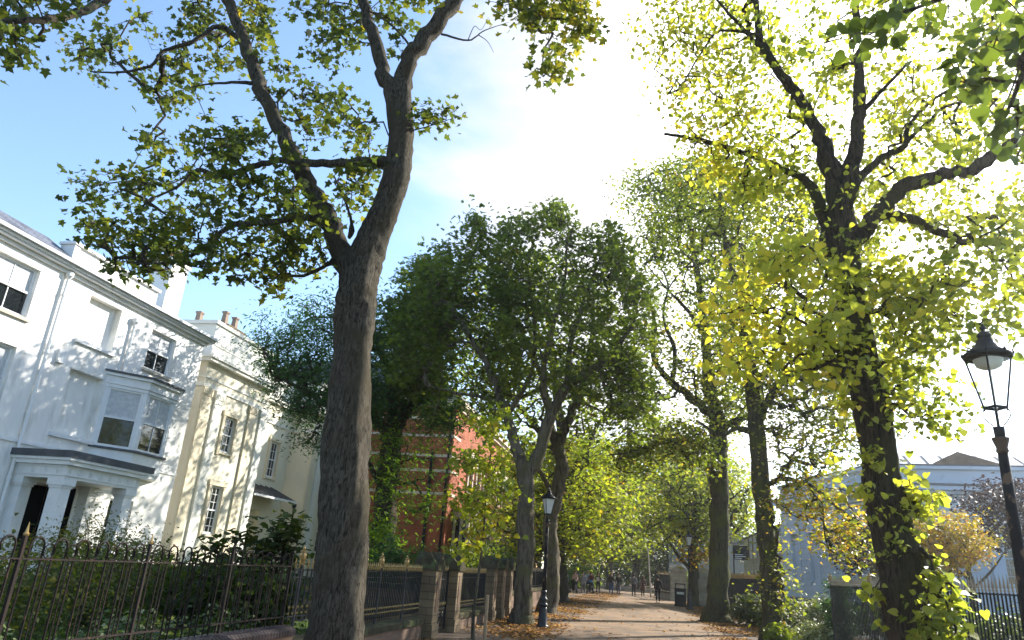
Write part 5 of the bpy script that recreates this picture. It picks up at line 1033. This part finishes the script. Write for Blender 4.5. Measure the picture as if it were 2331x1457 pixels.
# --- trees further down the walk
def avenue_tree(x, y, px, regs, label, m, seed, r=.35, hz=9., size=.4, per=12, spread=.9, leaf='plain', bk=None, twig=.03, kind='lime_tree', fork=True):
    a = np.array(regs[0]['poly']).mean(0); top = P(a[0], a[1], y)
    l = [[(x, y, -.1, r*1.6), (x, y, .4, r*1.1), (x+.05, y, min(2.5, top[2]*.4), r), (x+.3*(top[0]-x)*.3, y, top[2]*.6, r*.8), (top[0], y, top[2], r*.4)]]
    for k in range(4): an = k*PI/2+seed; q = min(1., top[2]/7.5); l.append([(x, y, (2.6+.3*k)*q, r*.5), (x+1.3*q*math.cos(an), y+1.3*q*math.sin(an), (4+.3*k)*q, r*.35), (x+3*q*q*math.cos(an), y+3*q*q*math.sin(an), (5.5+.4*k)*q, r*.12)])
    return tree(kind, label, 'tree', (x, y, 0), l, regs, m, bk or M_bark3, leaf, size*.78, int(per*1.6), spread, .5, .3, seed=seed, nseg=12, twig=twig, group='trees lining the far walk')
avenue_tree(-9.0, 61, 0, [dict(poly=[(1270, 1180), (1270, 1040), (1340, 980), (1420, 1020), (1440, 1120), (1420, 1220), (1380, 1270), (1310, 1270)], n=520, Y=58, dY=6, thr=-.5, wl=2.5, tint=.4)], 'bright yellow green tree above the people with pushchairs', M_yel, 21, size=.36)
avenue_tree(2.9, 50, 0, [dict(poly=[(1480, 1210), (1470, 1130), (1530, 1060), (1620, 1060), (1700, 1100), (1710, 1200), (1660, 1230), (1600, 1250), (1540, 1230)], n=400, Y=50, dY=5, thr=-.2, wl=2.2, tint=.45), dict(poly=[(1560, 1240), (1620, 1230), (1600, 1290), (1570, 1280)], n=14, Y=49, dY=1, thr=-1, tint=.95)], 'golden green tree spreading above the litter bin', M_yel, 22, r=.28, size=.30, bk=M_bark4)
avenue_tree(-4.2, 84, 0, [dict(poly=[(1330, 1230), (1340, 1080), (1430, 1040), (1480, 1120), (1470, 1220), (1420, 1260)], n=520, Y=84, dY=7, thr=-.6, wl=3, tint=.35)], 'sunlit green tree in the distance left of the walk centre', M_yel, 23, size=.5, spread=1.2)
avenue_tree(-1.6, 100, 0, [dict(poly=[(1385, 1270), (1370, 1180), (1420, 1120), (1480, 1150), (1490, 1230), (1450, 1280)], n=180, Y=100, dY=7, thr=-.1, wl=3, tint=.5)], 'distant tree with dark trunk above the walking couple', M_yel, 24, size=.55, spread=1.2, r=.45)
avenue_tree(4.4, 78, 0, [dict(poly=[(1420, 1180), (1400, 1040), (1500, 950), (1640, 990), (1660, 1150), (1600, 1210), (1520, 1230)], n=460, Y=78, dY=7, thr=-.5, wl=3, tint=.55)], 'distant golden tree right of the walk centre', M_yel, 25, size=.48, spread=1.2)
avenue_tree(3.0, 118, 0, [dict(poly=[(1460, 1300), (1450, 1220), (1500, 1190), (1580, 1210), (1590, 1300), (1520, 1315)], n=220, Y=118, dY=5, thr=-.4, wl=4, tint=.2)], 'dark green tree low behind the grey house at the end of the walk', M_green, 35, size=.6, spread=1.3)
avenue_tree(-9, 105, 0, [dict(poly=[(1150, 1270), (1120, 1120), (1220, 1050), (1330, 1060), (1390, 1160), (1370, 1270)], n=420, Y=105, dY=9, thr=-.6, wl=4, tint=.3)], 'distant deep green tree behind the left trunks', M_mid, 26, size=.65, spread=1.5)
avenue_tree(8.5, 112, 0, [dict(poly=[(1480, 1220), (1480, 1080), (1580, 1030), (1700, 1060), (1730, 1200), (1640, 1240), (1560, 1230)], n=380, Y=112, dY=8, thr=-.5, wl=4, tint=.4)], 'distant yellow green tree behind the far brick house', M_yel, 27, size=.65, spread=1.5)
avenue_tree(-3.5, 135, 0, [dict(poly=[(1260, 1290), (1260, 1200), (1350, 1150), (1460, 1170), (1500, 1260), (1480, 1300)], n=260, Y=135, dY=8, thr=-.4, wl=5, tint=.15)], 'dark tree closing the far end of the walk', M_green, 28, size=.8, spread=1.8)
avenue_tree(-14, 62, 0, [dict(poly=[(1060, 1240), (1040, 1080), (1120, 1000), (1220, 1010), (1260, 1120), (1240, 1250), (1150, 1280)], n=400, Y=66, dY=5, thr=-.4, wl=2.5, tint=.3)], 'green tree behind the red brick building', M_mid, 29, size=.4, spread=1.)
avenue_tree(9.5, 34, 0, [dict(poly=[(1990, 740), (2100, 640), (2150, 700), (2060, 900), (1990, 980), (1900, 960), (1850, 860)], n=130, Y=34, dY=4, thr=0, wl=2, tint=.4)], 'loose green tree half hidden behind the ivy clad lime', M_mid, 30, r=.3, size=.24, spread=.7, twig=.015)
avenue_tree(15.0, 39, 0, [dict(poly=[(2185, 1140), (2230, 1105), (2331, 1090), (2420, 1110), (2420, 1230), (2300, 1250), (2210, 1220)], n=260, Y=39, dY=2.5, thr=-.35, wl=1.6, tint=.4)], 'purple leaved tree in front of the museum, right edge', M_purple, 31, r=.14, size=.22, spread=.4, twig=.01, kind='purple_tree')
avenue_tree(9.4, 36, 0, [dict(poly=[(1900, 1210), (1950, 1180), (1990, 1200), (1985, 1290), (1940, 1310), (1905, 1270)], n=110, Y=36, dY=1.2, thr=-.4, wl=1.2, tint=.3)], 'small purple leaved tree just left of the ivy clad lime', M_purple, 32, r=.1, size=.18, spread=.3, twig=.01, kind='purple_tree')
avenue_tree(11.3, 31, 0, [dict(poly=[(2060, 1260), (2085, 1190), (2150, 1165), (2215, 1180), (2262, 1250), (2240, 1290), (2170, 1320), (2090, 1320)], n=420, Y=31, dY=1.9, thr=-.5, wl=1.0, tint=.5)], 'golden orange spreading maple in front of the museum', M_orange, 33, r=.09, size=.14, spread=.25, twig=.007, leaf='pin', kind='golden_maple')
# thin pale sapling
tree('birch_sapling', 'thin pale sapling stem beside the woman in the brown coat', 'tree', (.25, 66.5, 0), [[(.25, 66.5, 0, .07), *limb([(1478, 1300, 66.5, .06), (1474, 1250, 66.5, .05), (1462, 1225, 66.5, .02)])], limb([(1474, 1255, 66.5, .03), (1490, 1240, 66.5, .02), (1500, 1236, 66, .01)])], [], M_mid, M_band, seed=40)

# ================================================================ SHRUBS
def shrub(name, label, x, y, z0, hh, rr, m, leaf, size, n, per, seed, stems=5, spread=.12, up=.4, tint=.4, ry=None, cat='shrub', thr=-.3):
    root = empty(name, (x, y, z0), label, cat); ry = ry or rr
    V = []; Fc = []; o = 0; pts = []
    for k in range(stems):
        a = rng.uniform(0, 2*PI); q = rng.uniform(.2, .85)
        p, r = smooth_path([(x+.1*math.cos(a), y+.1*math.sin(a), z0), (x+rr*.4*q*math.cos(a), y+ry*.4*q*math.sin(a), z0+hh*.45), (x+rr*q*math.cos(a), y+ry*q*math.sin(a), z0+hh*rng.uniform(.7, .97))], [.018, .012, .004])
        v, f = tube_np(p, r, 5); V.append(v); Fc.append(f+o); o += len(v); pts += list(p[3:])
    me = poly_mesh('stems', np.concatenate(V), np.full(sum(map(len, Fc)), 4), np.concatenate(Fc).ravel()); link('stems', me, M_bark3, root, True, True)
    q = rng.normal(size=(n*3, 3)); q /= np.linalg.norm(q, axis=1)[:, None]; q *= rng.random(n*3)[:, None]**.4*np.array([rr, ry, hh*.52]); q += np.array([x, y, z0+hh*.5]); q = q[clump(q, .6, seed) > thr][:n]
    c = np.repeat(q, per, 0); pos = c+rng.normal(size=c.shape)*spread; pos = pos[pos[:, 2] > z0+.02]
    me = leaf_mesh('leaves', pos, size, leaf, up, .2, tint+rng.normal(0, .2, len(pos))); link('leaves', me, m, root, False, True); return root
shrub('nandina_bush', 'airy bush with small leaves in front of the portico', -12.6, 15.2, .14, 2.05, 1.3, M_shrub, 'long', .10, 260, 12, 51, 12, .16, tint=.75)
shrub('shrub', 'dense brown green shrub behind the hoop topped railing, leftmost', -9.3, 8.6, .14, 1.35, 1.9, M_shrub, 'plain', .07, 420, 14, 52, 10, .14, tint=.55)
shrub('shrub', 'wide dark shrub below the nandina bush', -9.5, 11.6, .14, 1.35, 1.8, M_shrub, 'plain', .07, 420, 14, 53, 10, .14, tint=.4)
shrub('shrub', 'olive leaved shrub against the garden cross wall', -11.6, 15.4, .14, 1.35, 1.7, M_shrub, 'plain', .07, 340, 14, 54, 10, .14, tint=.5)
shrub('grass_clump', 'spiky light green clump of long leaves beside the lawn', -9.0, 13.3, .14, .9, .5, M_blade, 'long', .4, 60, 6, 55, 3, .08, .1, .6)
for k, (px, Y, zt, lb) in enumerate(((500, 13.6, 1.9, 'large leaved shrub at the cream house, leftmost of three upright ones'), (575, 14.0, 2.2, 'large leaved shrub in front of the porch door'), (640, 14.2, 2.45, 'tallest large leaved shrub beside the porch post'))):
    x = P(px, 1300, Y)[0]; shrub('viburnum_shrub', lb, x, Y, .14, zt-.14, .45 if k else .6, M_shrub, 'lime', .15, 90, 6, 60+k, 6, .12, .6, .3)
shrub('viburnum_shrub', 'low dark shrub mass below the large leaved shrubs', P(560, 1300, 12.6)[0], 12.6, .14, 1.1, 1.1, M_shrub, 'lime', .13, 260, 9, 64, 8, .14, .5, .25)
shrub('ivy_patch', 'variegated ivy spilling at the foot of the hoop topped railing', -5.5, 7.4, .14, .62, .38, M_pales, 'maple', .055, 300, 9, 65, 3, .08, .5, .5, ry=1.0, cat='ivy')
shrub('ivy_patch', 'pale ivy at the lower left corner behind the hoop topped railing', -5.6, 5.2, .14, .75, .38, M_pales, 'maple', .055, 260, 9, 66, 3, .08, .5, .5, ry=.7, cat='ivy')
shrub('ivy_patch', 'dark ivy under the far end of the hoop topped railing', -5.5, 9.2, .14, .55, .35, M_pales, 'maple', .055, 240, 9, 67, 3, .08, .5, .3, ry=.8, cat='ivy')
shrub('yew_bush', 'small dark conical yew behind the gilded railing', -7.6, 21.2, .12, 2.1, .5, M_dark, 'long', .12, 240, 14, 68, 5, .12, .3, .3)
shrub('yew_bush', 'second small dark yew further along the gilded railing', -6.9, 22.0, .12, 1.8, .5, M_dark, 'long', .12, 220, 14, 69, 5, .12, .3, .35)
shrub('privet_bush', 'green bush behind the five sandstone piers', -6.6, 27.5, .12, 2.1, 1.3, M_mid, 'plain', .12, 300, 14, 70, 8, .16, .4, .2, ry=3)
shrub('privet_bush', 'long dark hedge like bush beyond the last sandstone pier', -7.4, 36, .12, 2.4, 1.3, M_green, 'plain', .16, 500, 14, 71, 8, .2, .4, .3, ry=6)
shrub('euonymus_bush', 'silvery variegated bush left of the near museum fence', 5.9, 27.5, 0, 1.25, 1.1, M_pales, 'plain', .09, 380, 14, 72, 8, .14, .5, .85)
shrub('euonymus_bush', 'low pale flowering ground bush at the end of the near museum fence', 5.0, 24.4, 0, .55, .9, M_pales, 'plain', .09, 240, 12, 73, 6, .1, .5, .95)
shrub('laurel_bush', 'dark laurel bush between the two right hand trunks', 4.3, 32.4, 0, 1.15, .9, M_shrub, 'plain', .12, 280, 12, 74, 8, .14, .5, .35)
shrub('laurel_bush', 'dark laurel bush right of the thick mossy trunk', 4.9, 30.0, 0, 1.05, .9, M_shrub, 'plain', .12, 260, 12, 75, 8, .14, .5, .45)
shrub('leafy_shoots', 'leafy shoots at the foot of the slim trunked tree', 3.75, 23.7, 0, .45, .5, M_yel, 'lime', .11, 60, 8, 76, 4, .09, .4, .3)
shrub('clipped_bush', 'small dark clipped bush at the left end of the museum fence', 5.6, 24.2, .0, 1.9, .45, M_dark, 'plain', .09, 240, 12, 77, 4, .1, .4, .2)
shrub('hedge', 'dark hedge at the far left of the walk behind the people', -7.5, 82, 0, 2.2, 2.5, M_green, 'plain', .25, 500, 12, 78, 8, .3, .4, .3, ry=9)
shrub('hedge', 'dark hedge far down the right side of the walk', 4.6, 88, 0, 2.6, 2.0, M_green, 'plain', .25, 450, 12, 79, 8, .3, .4, .25, ry=12)
shrub('hedge', 'low dark hedge behind the museum fence', 13.5, 25.5, 0, 1.35, 8, M_green, 'plain', .14, 900, 12, 81, 12, .2, .4, .15, ry=.8)
shrub('hedge', 'dark hedge closing the end of the walk', -1, 125, 0, 5.5, 12, M_green, 'plain', .4, 700, 12, 80, 8, .5, .4, .2, ry=3)

# ---------------------------------------------------------------- thin haze volume, added to imitate veiling glare
hz_m = bpy.data.materials.new('glare_haze'); hz_m.use_nodes = True; hn = hz_m.node_tree.nodes; hn.remove(hn['Principled BSDF'])
pv = hn.new('ShaderNodeVolumePrincipled'); pv.inputs['Color'].default_value = (.93, .96, 1, 1); pv.inputs['Density'].default_value = .0005; pv.inputs['Anisotropy'].default_value = .76
hz_m.node_tree.links.new(pv.outputs[0], hn['Material Output'].inputs['Volume'])
mb = MB(); mb.box(-910, 910, -710, 1410, -1, 40); tag(mb.build('glare_haze', hz_m), kind='stuff')
sc.cycles.volume_bounces = 0

# ================================================================ GROUND COVER
def scatter(n, x0, x1, y0, y1, z, name, label, size, m, leaf='plain', up=.85, tint=None, wl=2., thr=0., cat='leaves', f=None):
    p = np.stack([rng.uniform(x0, x1, n*4), y0+(y1-y0)*rng.random(n*4)**1.3, np.full(n*4, z)], 1); p = p[clump(p, wl, 91) > thr+rng.normal(0, .5, len(p))]
    if f is not None: p = p[f(p)]
    p = p[:n]; p[:, 2] += rng.random(len(p))*.02
    o = link(name, leaf_mesh(name, p, size, leaf, up, 0., rng.random(len(p)) if tint is None else tint+rng.normal(0, .2, len(p))), m); return tag(o, label, cat, None, 'stuff')
scatter(15000, -4.8, 5.2, 14, 70, .015, 'fallen_leaves', 'orange and brown fallen leaves along both verges', .10, M_fall, 'maple', .85, wl=3, thr=-.1, f=lambda p: (np.abs(p[:, 0]+.2) > 2.35+rng.normal(0, .25, len(p))) | (rng.random(len(p)) < .025))
scatter(5000, 2.4, 8, 22, 50, .015, 'fallen_leaves', 'thick orange leaf litter on the right verge round the mossy trunk', .12, M_fall, 'maple', .85, wl=3, thr=-.3)
scatter(16000, -16, -5.4, 6, 15.8, .16, 'lawn_grass', 'short green grass of the garden behind the hoop topped railing', .09, M_blade, 'long', .05, wl=2, thr=-1.5, cat='grass')
scatter(14000, 5.1, 16, 8, 26, .03, 'museum_grass', 'short green grass behind the museum fence', .09, M_blade, 'long', .05, wl=2, thr=-1.5, cat='grass')
